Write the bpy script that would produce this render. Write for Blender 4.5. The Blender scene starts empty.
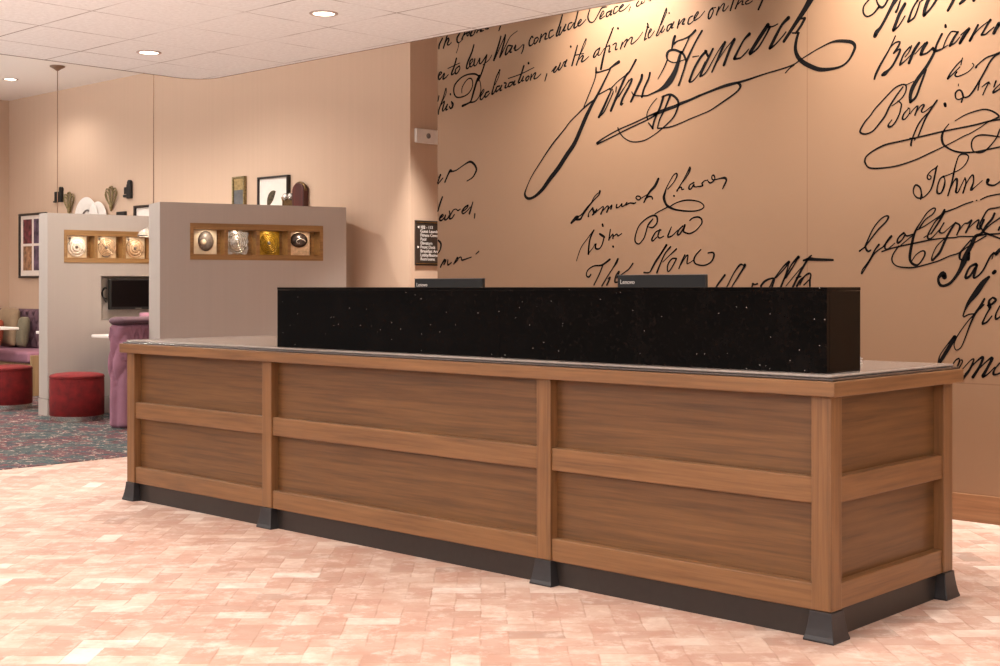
"""Hotel lobby reception desk in front of a lettered bronze wall."""
import bpy, bmesh, math, random
from mathutils import Vector, Matrix
random.seed(7)
S = bpy.context.scene
COL = S.collection

cam_data = bpy.data.cameras.new('camera')
cam_data.sensor_width = 36.0
cam_data.lens = 47.63
cam_data.shift_y = -0.0453
cam_data.clip_start = 0.05
cam = bpy.data.objects.new('camera', cam_data)
cam.location = (0, 0, 1.17)
cam.rotation_euler = (math.pi/2, 0, math.radians(43.26))
COL.objects.link(cam)
S.camera = cam
S.view_settings.view_transform = 'Standard'
S.view_settings.look = 'None'
S.view_settings.gamma = 1.0
S.view_settings.use_curve_mapping = False
S.view_settings.exposure = 0.0
try:
    S.cycles.use_denoising = True
    S.cycles.max_bounces = 8
    S.cycles.diffuse_bounces = 5
    S.cycles.caustics_reflective = False
    S.cycles.caustics_refractive = False
except Exception:
    pass
W = bpy.data.worlds.new('room_ambience')
S.world = W
W.use_nodes = True
# unseen lobby: strong glow from below added to brighten the ceiling, dim above
_nt = W.node_tree
_tc = _nt.nodes.new('ShaderNodeTexCoord'); _sp = _nt.nodes.new('ShaderNodeSeparateXYZ')
_mr = _nt.nodes.new('ShaderNodeMapRange'); _mr.interpolation_type = 'SMOOTHSTEP'
_nt.links.new(_tc.outputs['Generated'], _sp.inputs[0]); _nt.links.new(_sp.outputs[2], _mr.inputs[0])
_mr.inputs[1].default_value = -0.35; _mr.inputs[2].default_value = -0.05
_mr.inputs[3].default_value = 7.8; _mr.inputs[4].default_value = 0.25
_bg = _nt.nodes['Background']
_bg.inputs[0].default_value = (1.0, 0.96, 0.93, 1)
_nt.links.new(_mr.outputs[0], _bg.inputs[1])

LAMP_COLOR = (1.0, 0.93, 0.86)
CLOUD_SPOT = 122.0      # recessed lamps of the tiled ceiling
WASH_SPOT = 490.0       # recessed lamps that wash the lettered wall
LOUNGE_SPOT = 205.0    # recessed lamps of the lounge
H_CLOUD, H_UPPER = 2.74, 3.45
Y_MURAL, Y_FAR = 6.44, 7.65

# ---------------------------------------------------------------- node helpers
def new_mat(name):
    m = bpy.data.materials.new(name)
    m.use_nodes = True
    nt = m.node_tree
    return m, nt, nt.nodes['Principled BSDF']

def lin(r, g, b):
    f = lambda c: (c/255)/12.92 if c/255 <= 0.04045 else ((c/255+0.055)/1.055)**2.4
    return (f(r), f(g), f(b), 1)

def N(nt, kind, **kw):
    n = nt.nodes.new(kind)
    for k, v in kw.items():
        setattr(n, k, v)
    return n

def mth(nt, op, a, b=None, c=None):
    n = nt.nodes.new('ShaderNodeMath'); n.operation = op
    for i, v in enumerate((a, b, c)):
        if v is None: continue
        if isinstance(v, (int, float)): n.inputs[i].default_value = v
        else: nt.links.new(v, n.inputs[i])
    return n.outputs[0]

def ramp(nt, fac, stops, interp='LINEAR'):
    r = nt.nodes.new('ShaderNodeValToRGB')
    r.color_ramp.interpolation = interp
    els = r.color_ramp.elements
    while len(els) > 1: els.remove(els[-1])
    els[0].position, els[0].color = stops[0]
    for p, c in stops[1:]:
        e = els.new(p); e.color = c
    nt.links.new(fac, r.inputs[0])
    return r.outputs[0]

def mix(nt, fac, a, b, mode='MIX'):
    n = nt.nodes.new('ShaderNodeMix'); n.data_type = 'RGBA'; n.blend_type = mode
    for sock, v in ((n.inputs[0], fac), (n.inputs[6], a), (n.inputs[7], b)):
        if isinstance(v, (int, float)): sock.default_value = v
        elif isinstance(v, tuple): sock.default_value = v
        else: nt.links.new(v, sock)
    return n.outputs[2]

def coords(nt, scale=(1, 1, 1), kind='Object', rot=(0, 0, 0)):
    tc = nt.nodes.new('ShaderNodeTexCoord')
    mp = nt.nodes.new('ShaderNodeMapping')
    mp.inputs['Scale'].default_value = scale
    mp.inputs['Rotation'].default_value = rot
    nt.links.new(tc.outputs[kind], mp.inputs[0])
    return mp.outputs[0]

def noise(nt, vec, scale, detail=4, rough=0.55):
    n = nt.nodes.new('ShaderNodeTexNoise')
    n.inputs['Scale'].default_value = scale
    n.inputs['Detail'].default_value = detail
    n.inputs['Roughness'].default_value = rough
    nt.links.new(vec, n.inputs['Vector'])
    return n.outputs[0]

def bump(nt, bsdf, height, strength=0.2, dist=0.01):
    b = nt.nodes.new('ShaderNodeBump')
    b.inputs['Strength'].default_value = strength
    b.inputs['Distance'].default_value = dist
    nt.links.new(height, b.inputs['Height'])
    nt.links.new(b.outputs[0], bsdf.inputs['Normal'])

def simple(name, rgb, rough=0.5, metal=0.0, var=0.06, scale=30.0, emis=None, estr=0.0, bmp=0.0):
    """flat colour with a slight procedural variation"""
    m, nt, b = new_mat(name)
    v = coords(nt)
    n = noise(nt, v, scale)
    c = lin(*rgb)
    dark = tuple(x*(1-var*2) for x in c[:3]) + (1,)
    light = tuple(min(1, x*(1+var)) for x in c[:3]) + (1,)
    nt.links.new(ramp(nt, n, [(0.3, dark), (0.7, light)]), b.inputs['Base Color'])
    b.inputs['Roughness'].default_value = rough
    b.inputs['Metallic'].default_value = metal
    if emis:
        b.inputs['Emission Color'].default_value = lin(*emis)
        b.inputs['Emission Strength'].default_value = estr
    if bmp: bump(nt, b, n, bmp, 0.004)
    return m

def wood(name, axis, base, dark, light, rough=0.42):
    m, nt, b = new_mat(name)
    sc = {'X': (1.6, 42, 42), 'Y': (42, 1.6, 42), 'Z': (42, 42, 1.6)}[axis]
    v = coords(nt, sc)
    n1 = noise(nt, v, 1.0, 8, 0.62)
    sc2 = tuple(s*0.2 for s in sc)
    n2 = noise(nt, coords(nt, sc2), 1.3, 3, 0.5)
    fine = noise(nt, coords(nt, tuple(s*5 for s in sc)), 1.0, 4, 0.6)
    rings = mth(nt, 'FRACT', mth(nt, 'MULTIPLY', n2, 9.0))
    rings = mth(nt, 'ABSOLUTE', mth(nt, 'SUBTRACT', rings, 0.5))
    f = mth(nt, 'ADD', mth(nt, 'MULTIPLY', n1, 0.8), mth(nt, 'MULTIPLY', rings, 0.22))
    f = mth(nt, 'ADD', f, mth(nt, 'MULTIPLY', mth(nt, 'SUBTRACT', fine, 0.5), 0.3))
    c = ramp(nt, f, [(0.22, lin(*dark)), (0.46, lin(*base)), (0.74, lin(*light))])
    nt.links.new(c, b.inputs['Base Color'])
    b.inputs['Roughness'].default_value = rough
    bump(nt, b, fine, 0.06, 0.002)
    return m

# ---------------------------------------------------------------- materials
WB, WD, WL = (120, 83, 50), (94, 63, 37), (138, 98, 61)
PB, PD, PL = (100, 67, 36), (74, 48, 25), (118, 82, 47)  # panel veneer, darkened to include the shade of the recess
M = {}
M['wood_x'] = wood('walnut_grain_x', 'X', WB, WD, WL)
M['wood_y'] = wood('walnut_grain_y', 'Y', WB, WD, WL)
M['wood_z'] = wood('walnut_grain_z', 'Z', WB, WD, WL)
M['panel_x'] = wood('walnut_panel_shaded_x', 'X', PB, PD, PL)
M['panel_y'] = wood('walnut_panel_shaded_y', 'Y', PB, PD, PL)
M['base_wood'] = wood('baseboard_wood', 'X', (140, 98, 66), (118, 80, 52), (158, 112, 78), 0.4)
M['niche_wood'] = wood('niche_oak', 'X', (150, 112, 66), (120, 86, 48), (172, 132, 84), 0.5)
M['end_wood'] = wood('pale_end_panel', 'Z', (160, 130, 95), (140, 110, 78), (180, 150, 112), 0.5)

def floor_bricks():
    m, nt, b = new_mat('herringbone_brick')
    a = math.radians(44.0)
    w = 0.094
    tc = nt.nodes.new('ShaderNodeTexCoord')
    mp = nt.nodes.new('ShaderNodeMapping'); mp.vector_type = 'TEXTURE'
    mp.inputs['Rotation'].default_value = (0, 0, a)
    mp.inputs['Scale'].default_value = (w, w, w)
    nt.links.new(tc.outputs['Object'], mp.inputs[0])
    # small wobble so joints are not ruler straight
    nz = nt.nodes.new('ShaderNodeTexNoise'); nz.inputs['Scale'].default_value = 0.9; nz.inputs['Detail'].default_value = 3
    nt.links.new(mp.outputs[0], nz.inputs['Vector'])
    wob = nt.nodes.new('ShaderNodeVectorMath'); wob.operation = 'MULTIPLY_ADD'
    nt.links.new(nz.outputs['Color'], wob.inputs[0]); wob.inputs[1].default_value = (0.16, 0.16, 0); nt.links.new(mp.outputs[0], wob.inputs[2])
    sp = nt.nodes.new('ShaderNodeSeparateXYZ'); nt.links.new(wob.outputs[0], sp.inputs[0])
    x, y = sp.outputs[0], sp.outputs[1]
    ix, iy = mth(nt, 'FLOOR', x), mth(nt, 'FLOOR', y)
    fx, fy = mth(nt, 'SUBTRACT', x, ix), mth(nt, 'SUBTRACT', y, iy)
    k = mth(nt, 'FLOORED_MODULO', mth(nt, 'ADD', ix, iy), 4.0)
    is1 = mth(nt, 'COMPARE', k, 1.0, 0.1); is3 = mth(nt, 'COMPARE', k, 3.0, 0.1)
    vert = mth(nt, 'GREATER_THAN', k, 1.5)
    bx = mth(nt, 'SUBTRACT', ix, is1); by = mth(nt, 'SUBTRACT', iy, is3)
    lx = mth(nt, 'ADD', fx, is1); ly = mth(nt, 'ADD', fy, is3)      # local coordinate in the brick
    wx = mth(nt, 'SUBTRACT', 2.0, vert); wy = mth(nt, 'ADD', 1.0, vert)
    ex = mth(nt, 'MINIMUM', lx, mth(nt, 'SUBTRACT', wx, lx))
    ey = mth(nt, 'MINIMUM', ly, mth(nt, 'SUBTRACT', wy, ly))
    edge = mth(nt, 'MINIMUM', ex, ey)
    cv = nt.nodes.new('ShaderNodeCombineXYZ'); nt.links.new(bx, cv.inputs[0]); nt.links.new(by, cv.inputs[1]); nt.links.new(vert, cv.inputs[2])
    wn = nt.nodes.new('ShaderNodeTexWhiteNoise'); wn.noise_dimensions = '3D'; nt.links.new(cv.outputs[0], wn.inputs['Vector'])
    rnd = wn.outputs['Value']
    col = ramp(nt, rnd, [(0.0, lin(160, 135, 121)), (0.06, lin(178, 148, 132)), (0.3, lin(186, 153, 137)),
                         (0.6, lin(194, 166, 150)), (0.93, lin(204, 180, 164)), (1.0, lin(218, 202, 190))])
    blot = noise(nt, mp.outputs[0], 0.55, 5, 0.65)
    col = mix(nt, mth(nt, 'MULTIPLY', ramp(nt, blot, [(0.40, (0, 0, 0, 1)), (0.62, (1, 1, 1, 1))]), 0.55), col, lin(172, 126, 106))
    pale = noise(nt, mp.outputs[0], 0.9, 5, 0.7)
    col = mix(nt, mth(nt, 'MULTIPLY', ramp(nt, pale, [(0.50, (0, 0, 0, 1)), (0.70, (1, 1, 1, 1))]), 0.55), col, lin(228, 212, 201))
    pit = noise(nt, mp.outputs[0], 3.2, 4, 0.7)
    col = mix(nt, mth(nt, 'MULTIPLY', ramp(nt, pit, [(0.60, (0, 0, 0, 1)), (0.75, (1, 1, 1, 1))]), 0.35), col, lin(150, 114, 95))
    joint = ramp(nt, edge, [(0.012, (1, 1, 1, 1)), (0.05, (0, 0, 0, 1))])
    jn = ramp(nt, noise(nt, mp.outputs[0], 0.8, 3), [(0.42, (0.05, 0.05, 0.05, 1)), (0.66, (0.55, 0.55, 0.55, 1))])
    col = mix(nt, mth(nt, 'MULTIPLY', joint, jn), col, lin(150, 110, 87))
    nt.links.new(col, b.inputs['Base Color'])
    b.inputs['Roughness'].default_value = 0.62
    hgt = mth(nt, 'ADD', mth(nt, 'MULTIPLY', mth(nt, 'SUBTRACT', 1.0, joint), 1.0), mth(nt, 'MULTIPLY', pit, 0.5))
    bump(nt, b, hgt, 0.25, 0.004)
    return m
M['brick'] = floor_bricks()

def carpet():
    m, nt, b = new_mat('patterned_carpet')
    v = coords(nt)
    w1 = noise(nt, v, 2.4, 6, 0.74)
    base = ramp(nt, w1, [(0.32, lin(22, 48, 50)), (0.41, lin(74, 80, 78)), (0.47, lin(34, 66, 70)), (0.51, lin(84, 72, 72)),
                         (0.55, lin(104, 42, 48)), (0.60, lin(52, 58, 66)), (0.66, lin(38, 74, 78)), (0.72, lin(92, 30, 36))])
    sw = noise(nt, v, 6.0, 3, 0.6)                                   # curling pale sprigs
    band = mth(nt, 'ABSOLUTE', mth(nt, 'SUBTRACT', mth(nt, 'FRACT', mth(nt, 'MULTIPLY', sw, 7.0)), 0.5))
    brk = ramp(nt, noise(nt, v, 9.0, 3), [(0.48, (0, 0, 0, 1)), (0.56, (1, 1, 1, 1))])
    sprig = mth(nt, 'MULTIPLY', ramp(nt, band, [(0.07, (1, 1, 1, 1)), (0.13, (0, 0, 0, 1))]), brk)
    c = mix(nt, mth(nt, 'MULTIPLY', sprig, 0.9), base, lin(186, 162, 148))
    d = ramp(nt, noise(nt, v, 15.0, 3), [(0.36, (1, 1, 1, 1)), (0.43, (0, 0, 0, 1))])
    c = mix(nt, mth(nt, 'MULTIPLY', d, 0.75), c, lin(24, 24, 26))
    nt.links.new(c, b.inputs['Base Color'])
    b.inputs['Roughness'].default_value = 0.95
    bump(nt, b, noise(nt, v, 220.0, 2), 0.4, 0.004)
    return m
M['carpet'] = carpet()


def mural():
    m, nt, b = new_mat('bronze_wall_panel')
    v = coords(nt)
    n = noise(nt, v, 60.0, 3)
    cl = noise(nt, coords(nt, (0.5, 0.5, 0.25)), 1.2, 2)
    c = ramp(nt, cl, [(0.3, lin(144, 112, 86)), (0.7, lin(153, 120, 93))])
    sp = nt.nodes.new('ShaderNodeSeparateXYZ')
    tc = nt.nodes.new('ShaderNodeTexCoord'); nt.links.new(tc.outputs['Object'], sp.inputs[0])
    seam1 = mth(nt, 'LESS_THAN', mth(nt, 'ABSOLUTE', mth(nt, 'SUBTRACT', sp.outputs[0], -3.746)), 0.0032)
    seam2 = mth(nt, 'LESS_THAN', mth(nt, 'ABSOLUTE', mth(nt, 'SUBTRACT', sp.outputs[2], 0.69)), 0.003)
    seam = mth(nt, 'MULTIPLY', mth(nt, 'MAXIMUM', seam1, seam2), 0.5)
    c = mix(nt, seam, c, lin(120, 84, 60))
    nt.links.new(c, b.inputs['Base Color'])
    b.inputs['Metallic'].default_value = 0.35
    b.inputs['Roughness'].default_value = 0.42
    bump(nt, b, n, 0.03, 0.002)
    return m
M['mural'] = mural()
M['ink'] = simple('black_lettering', (15, 11, 10), 0.8, var=0.02)
M['ink'].node_tree.nodes['Principled BSDF'].inputs['Specular IOR Level'].default_value = 0.1

def plaster(name, rgb, stripes=0.03):
    m, nt, b = new_mat(name)
    n = noise(nt, coords(nt, (26, 26, 0.25)), 1.0, 4)
    c = lin(*rgb)
    nt.links.new(ramp(nt, n, [(0.3, tuple(x*(1-stripes*2) for x in c[:3])+(1,)), (0.7, tuple(min(1, x*(1+stripes)) for x in c[:3])+(1,))]), b.inputs['Base Color'])
    b.inputs['Roughness'].default_value = 0.8
    bump(nt, b, noise(nt, coords(nt), 180, 3), 0.08, 0.002)
    return m
M['far_wall'] = plaster('beige_wallcovering', (201, 173, 150), 0.012)
M['divider'] = plaster('taupe_divider', (176, 166, 158), 0.01)
M['upper'] = plaster('white_gypsum', (244, 238, 232), 0.005)

def tiles():
    m, nt, b = new_mat('acoustic_tiles')
    tc = nt.nodes.new('ShaderNodeTexCoord')
    sp = nt.nodes.new('ShaderNodeSeparateXYZ'); nt.links.new(tc.outputs['Object'], sp.inputs[0])
    def line(o, off):
        q = mth(nt, 'DIVIDE', mth(nt, 'SUBTRACT', o, off), 0.61)
        f = mth(nt, 'ABSOLUTE', mth(nt, 'SUBTRACT', mth(nt, 'FRACT', mth(nt, 'ADD', q, 0.5)), 0.5))
        return mth(nt, 'LESS_THAN', f, 0.0085)
    ln = mth(nt, 'MAXIMUM', line(sp.outputs[0], -7.44), line(sp.outputs[1], 5.10))
    v = coords(nt)
    n = noise(nt, v, 38.0, 5, 0.7)
    brk = ramp(nt, noise(nt, v, 1.6, 2), [(0.40, (0.12, 0.12, 0.12, 1)), (0.60, (0.8, 0.8, 0.8, 1))])
    c = ramp(nt, n, [(0.35, lin(230, 229, 227)), (0.7, lin(246, 246, 245))])
    c = mix(nt, mth(nt, 'MULTIPLY', ln, brk), c, lin(110, 84, 72))
    nt.links.new(c, b.inputs['Base Color'])
    b.inputs['Roughness'].default_value = 0.85
    bump(nt, b, n, 0.25, 0.006)
    return m
M['tiles'] = tiles()

def granite():
    m, nt, b = new_mat('black_granite')
    v = coords(nt)
    n = noise(nt, v, 60.0, 6, 0.7)
    big = noise(nt, v, 7.0, 4, 0.6)
    c = ramp(nt, n, [(0.35, lin(5, 4, 3)), (0.6, lin(13, 9, 7)), (0.75, lin(36, 27, 21))])
    c = mix(nt, mth(nt, 'MULTIPLY', ramp(nt, big, [(0.5, (0, 0, 0, 1)), (0.75, (1, 1, 1, 1))]), 0.4), c, lin(25, 20, 18))
    vo = nt.nodes.new('ShaderNodeTexVoronoi'); vo.inputs['Scale'].default_value = 52.0
    nt.links.new(v, vo.inputs['Vector'])
    sel = mth(nt, 'GREATER_THAN', nt_sep(nt, vo.outputs['Color']), 0.72)
    near = mth(nt, 'LESS_THAN', vo.outputs['Distance'], 0.075)
    c = mix(nt, mth(nt, 'MULTIPLY', sel, near), c, lin(200, 190, 186))
    nt.links.new(c, b.inputs['Base Color'])
    b.inputs['Roughness'].default_value = 0.12
    b.inputs['Specular IOR Level'].default_value = 0.1
    return m
def nt_sep(nt, colour):
    s = nt.nodes.new('ShaderNodeSeparateColor'); nt.links.new(colour, s.inputs[0]); return s.outputs[0]
M['granite'] = granite()
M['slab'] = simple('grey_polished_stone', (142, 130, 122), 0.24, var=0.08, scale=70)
M['slab_shaded'] = simple('shaded_stone_edge', (66, 55, 50), 0.2, var=0.1, scale=70)  # lower step darkened to paint in its shadow line
M['kick'] = simple('black_bronze_kick', (50, 44, 41), 0.38, metal=0.3, var=0.05)
M['foot'] = simple('black_iron_foot', (48, 45, 46), 0.4, metal=0.3, var=0.05)
M['black'] = simple('matt_black', (14, 12, 12), 0.5, var=0.04)
M['gloss_black'] = simple('gloss_black', (14, 8, 9), 0.3, var=0.03)
M['gloss_black'].node_tree.nodes['Principled BSDF'].inputs['Specular IOR Level'].default_value = 0.15
M['white'] = simple('white_paint', (232, 226, 220), 0.45, var=0.02)
M['white_text'] = simple('white_print', (236, 232, 226), 0.6, var=0.0)
M['grey'] = simple('grey_plastic', (120, 112, 108), 0.4, var=0.03)
M['sign'] = simple('dark_bronze_sign', (66, 54, 46), 0.4, metal=0.2, var=0.05)
M['brass'] = simple('brass', (190, 150, 84), 0.32, metal=0.9, var=0.1)
M['edge_shadow'] = simple('ceiling_edge_shadow', (128, 100, 84), 0.6, var=0.35, scale=9)  # patchy dark tone standing for the shadow along the ceiling edge
M['ring'] = simple('lamp_ring', (176, 158, 148), 0.45, var=0.03)
M['cord'] = simple('bronze_cord', (128, 96, 72), 0.5, var=0.1)
M['gold'] = simple('gold_leaf', (176, 138, 40), 0.35, metal=0.55, var=0.25, scale=45)
M['antique_gold'] = simple('antique_gold', (142, 124, 84), 0.5, metal=0.4, var=0.3, scale=60)
M['silver'] = simple('silver', (212, 208, 202), 0.25, metal=0.75, var=0.15, scale=50)
M['steel'] = simple('brushed_steel', (196, 190, 184), 0.22, metal=0.95, var=0.08, scale=80)
M['cream'] = simple('cream_ceramic', (232, 216, 190), 0.35, var=0.08, scale=25)
M['pearl'] = simple('pearl_relief', (214, 186, 156), 0.28, metal=0.15, var=0.15, scale=40)
M['slate'] = simple('grey_relief', (122, 112, 106), 0.4, var=0.2, scale=40)
M['dark_shell'] = simple('dark_shell', (72, 60, 56), 0.25, metal=0.3, var=0.3, scale=40)
M['mat'] = simple('picture_mat', (232, 222, 214), 0.7, var=0.02)
M['frame_black'] = simple('black_picture_frame', (34, 24, 22), 0.35, var=0.08)
M['photo_a'] = simple('faded_red_print', (112, 52, 58), 0.6, var=0.45, scale=14)
M['photo_b'] = simple('faded_tan_print', (168, 124, 92), 0.6, var=0.4, scale=14)
M['photo_c'] = simple('faded_violet_print', (104, 82, 104), 0.6, var=0.45, scale=14)
M['feather'] = simple('brown_feather', (80, 66, 44), 0.7, var=0.35, scale=60)
M['blue_grey'] = simple('blue_grey_print', (92, 92, 94), 0.5, var=0.15, scale=20)
M['pale_gold'] = simple('pale_gold_print', (176, 150, 100), 0.4, metal=0.4, var=0.25, scale=30)
M['phone_wood'] = wood('dark_red_wood', 'Z', (74, 28, 22), (48, 16, 14), (100, 42, 30), 0.35)
M['phone_brass'] = simple('dull_brass', (112, 86, 52), 0.4, metal=0.6, var=0.2)

def velvet(name, rgb, sheen=0.5, var=0.16, scale=9):
    m, nt, b = new_mat(name)
    n = noise(nt, coords(nt), scale, 5, 0.6)
    c = lin(*rgb)
    nt.links.new(ramp(nt, n, [(0.3, tuple(x*(1-var*1.6) for x in c[:3])+(1,)), (0.7, tuple(min(1, x*(1+var)) for x in c[:3])+(1,))]), b.inputs['Base Color'])
    b.inputs['Roughness'].default_value = 0.85
    b.inputs['Sheen Weight'].default_value = sheen
    b.inputs['Sheen Tint'].default_value = tuple(min(1, x*1.4+0.12) for x in c[:3])+(1,)
    return m
M['red_velvet'] = velvet('red_velvet', (118, 13, 15), 0.06, 0.24, 16)
M['mauve'] = velvet('mauve_velvet', (150, 104, 122), 0.08, 0.06)
M['plum'] = velvet('plum_velvet', (94, 66, 76), 0.15, 0.08)
M['pillow_beige'] = velvet('beige_pillow', (142, 118, 92), 0.2, 0.1)
M['pillow_orange'] = velvet('rust_pillow', (140, 62, 38), 0.2, 0.2)
M['pillow_sage'] = velvet('sage_pillow', (112, 104, 84), 0.2, 0.15)

def glow(name, rgb, s):
    m, nt, b = new_mat(name)
    b.inputs['Base Color'].default_value = lin(*rgb)
    b.inputs['Emission Color'].default_value = lin(*rgb)
    b.inputs['Emission Strength'].default_value = s
    n = noise(nt, coords(nt), 5.0)
    nt.links.new(ramp(nt, n, [(0, lin(*rgb)), (1, lin(*rgb))]), b.inputs['Base Color'])
    return m
M['lamp_glow'] = glow('lamp_glow', (255, 240, 220), 6.0)
M['bulb_glow'] = glow('bulb_glow', (255, 226, 190), 8.0)
def glass():
    m, nt, b = new_mat('clear_ribbed_glass')
    b.inputs['Base Color'].default_value = (1, 0.97, 0.93, 1)
    b.inputs['Transmission Weight'].default_value = 0.9
    b.inputs['Roughness'].default_value = 0.12
    b.inputs['IOR'].default_value = 1.3
    bump(nt, b, noise(nt, coords(nt), 40), 0.1, 0.002)
    return m
M['glass'] = glass()

# ---------------------------------------------------------------- mesh helpers
def BM(): return bmesh.new()

def box(bm, x0, x1, y0, y1, z0, z1):
    vs = [bm.verts.new(p) for p in ((x0,y0,z0),(x1,y0,z0),(x1,y1,z0),(x0,y1,z0),(x0,y0,z1),(x1,y0,z1),(x1,y1,z1),(x0,y1,z1))]
    for f in ((0,3,2,1),(4,5,6,7),(0,1,5,4),(1,2,6,5),(2,3,7,6),(3,0,4,7)):
        bm.faces.new([vs[i] for i in f])

def prism(bm, pts, z0, z1):
    """pts counter-clockwise in plan"""
    lo = [bm.verts.new((x, y, z0)) for x, y in pts]
    hi = [bm.verts.new((x, y, z1)) for x, y in pts]
    n = len(pts)
    bm.faces.new(lo[::-1]); bm.faces.new(hi)
    for i in range(n):
        bm.faces.new((lo[i], lo[(i+1) % n], hi[(i+1) % n], hi[i]))

def lathe(bm, prof, seg=40, c=(0, 0, 0), axis='Z', sx=1.0, sy=1.0):
    """prof: (radius, height) list from bottom to top"""
    rings = []
    for r, h in prof:
        ring = []
        for i in range(seg):
            a = 2*math.pi*i/seg
            p = (r*sx*math.cos(a), r*sy*math.sin(a), h)
            if axis == 'Y': p = (p[0], -p[2], p[1])      # height runs towards -Y
            ring.append(bm.verts.new((c[0]+p[0], c[1]+p[1], c[2]+p[2])))
        rings.append(ring)
    for a, b in zip(rings, rings[1:]):
        for i in range(seg):
            bm.faces.new((a[i], a[(i+1) % seg], b[(i+1) % seg], b[i]))
    bm.faces.new(rings[0][::-1]); bm.faces.new(rings[-1])

def tube(bm, pts, r, seg=8, closed=False):
    pts = [Vector(p) for p in pts]
    rings = []
    n = len(pts)
    for i, p in enumerate(pts):
        if closed: d = pts[(i+1) % n] - pts[i-1]
        else: d = pts[min(i+1, n-1)] - pts[max(i-1, 0)]
        d.normalize()
        up = Vector((0, 0, 1)) if abs(d.z) < 0.9 else Vector((1, 0, 0))
        a = d.cross(up).normalized(); b = d.cross(a)
        rings.append([bm.verts.new(p + (a*math.cos(2*math.pi*k/seg) + b*math.sin(2*math.pi*k/seg))*r) for k in range(seg)])
    rg = list(zip(rings, rings[1:] + ([rings[0]] if closed else [])))
    if not closed: rg = list(zip(rings, rings[1:]))
    for A, B in rg:
        for k in range(seg):
            bm.faces.new((A[k], A[(k+1) % seg], B[(k+1) % seg], B[k]))
    if not closed:
        bm.faces.new(rings[0][::-1]); bm.faces.new(rings[-1])

def obj(name, bm, mat, parent=None, bevel=0.0, smooth=False, seg=2, rel=False, label=None):
    if rel and parent is not None:
        off = parent.location.copy()
        if parent.parent: off = off + parent.parent.location
        bmesh.ops.translate(bm, verts=bm.verts, vec=-off)
    bmesh.ops.recalc_face_normals(bm, faces=bm.faces)
    me = bpy.data.meshes.new(name)
    bm.to_mesh(me); bm.free()
    if smooth:
        for p in me.polygons: p.use_smooth = True
    me.materials.append(mat)
    o = bpy.data.objects.new(name, me)
    COL.objects.link(o)
    if parent is not None: o.parent = parent
    if bevel:
        b = o.modifiers.new('edge', 'BEVEL'); b.width = bevel; b.segments = seg; b.limit_method = 'ANGLE'
        b.harden_normals = False
    if label: o['label'] = label
    return o

def thing(name, label, cat, loc=(0, 0, 0), rz=0.0, group=None):
    o = bpy.data.objects.new(name, None)
    o.empty_display_size = 0.1
    COL.objects.link(o)
    o.location = loc; o.rotation_euler = (0, 0, rz)
    o['label'] = label; o['category'] = cat
    if group: o['group'] = group
    return o

def tag(o, label, cat, group=None):
    o['label'] = label; o['category'] = cat
    if group: o['group'] = group
    return o

def struct(o):
    o['kind'] = 'structure'
    return o

def lettering(name, text, size, mat, parent, loc, rot, thick=0.0006, align='LEFT'):
    cu = bpy.data.curves.new(name, 'FONT')
    cu.body = text; cu.size = size; cu.extrude = thick; cu.align_x = align
    cu.resolution_u = 4
    tmp = bpy.data.objects.new(name, cu)
    COL.objects.link(tmp)
    dg = bpy.context.evaluated_depsgraph_get()
    me = bpy.data.meshes.new_from_object(tmp.evaluated_get(dg))
    bpy.data.objects.remove(tmp); bpy.data.curves.remove(cu)
    me.materials.clear(); me.materials.append(mat)
    o = bpy.data.objects.new(name, me)
    COL.objects.link(o)
    o.parent = parent; o.location = loc; o.rotation_euler = rot
    return o

# ---------------------------------------------------------------- the room
bm = BM(); box(bm, -8.15, 2.0, -1.5, 8.6, -0.08, 0.0); struct(obj('floor', bm, M['brick']))
bm = BM(); box(bm, -15.6, -8.15, -1.5, 8.0, -0.08, 0.004); struct(obj('floor_carpet', bm, M['carpet']))
back = BM(); box(back, -6.66, 3.0, Y_MURAL, Y_MURAL+0.16, 0, H_UPPER); back = struct(obj('wall_back', back, M['mural']))
bm = BM(); box(bm, -6.66, 3.0, Y_MURAL-0.012, Y_MURAL, 0, 0.137); struct(obj('baseboard_back', bm, M['base_wood'], bevel=0.003))
bm = BM(); prism(bm, [(-15.6, Y_FAR), (-8.246, Y_FAR), (-8.246, 11.0), (-8.42, 11.0), (-8.42, Y_FAR+0.16), (-15.6, Y_FAR+0.16)], 0, H_UPPER)
struct(obj('wall_far', bm, M['far_wall']))
bm = BM(); box(bm, -15.6, -15.42, 4.5, Y_FAR, 0, H_UPPER); struct(obj('wall_left', bm, M['far_wall']))
bm = BM(); box(bm, -8.246, -6.66, 10.9, 11.0, 0, H_UPPER); box(bm, -6.80, -6.66, Y_MURAL+0.16, 11.0, 0, H_UPPER)
struct(obj('wall_corridor', bm, M['far_wall']))
bm = BM(); box(bm, -8.246, -6.66, 8.6, 11.0, -0.08, 0.0); struct(obj('floor_corridor', bm, M['brick']))
bm = BM(); box(bm, -15.42, -8.25, Y_FAR-0.014, Y_FAR, 0.004, 0.11); struct(obj('baseboard_far', bm, M['base_wood'], bevel=0.003))
bm = BM(); box(bm, -15.6, 3.0, -6.0, 11.0, H_UPPER, H_UPPER+0.06); struct(obj('ceiling_upper', bm, M['upper']))
pts = [(-8.53, -6.0), (3.0, -6.0), (3.0, 5.76)]
R = 0.22
for i in range(9):
    a = math.pi/2 + (math.pi/2)*i/8
    pts.append((-8.53+R+R*math.cos(a), 5.76-R+R*math.sin(a)))
bm = BM(); prism(bm, pts, H_CLOUD, H_CLOUD+0.05); struct(obj('ceiling', bm, M['tiles']))
bm = BM(); tube(bm, [(x, y, H_CLOUD+0.001) for x, y in [(-8.53, -6.0)] + pts[:2:-1] + [(3.0, 5.76)]], 0.0045, 6)
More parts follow.
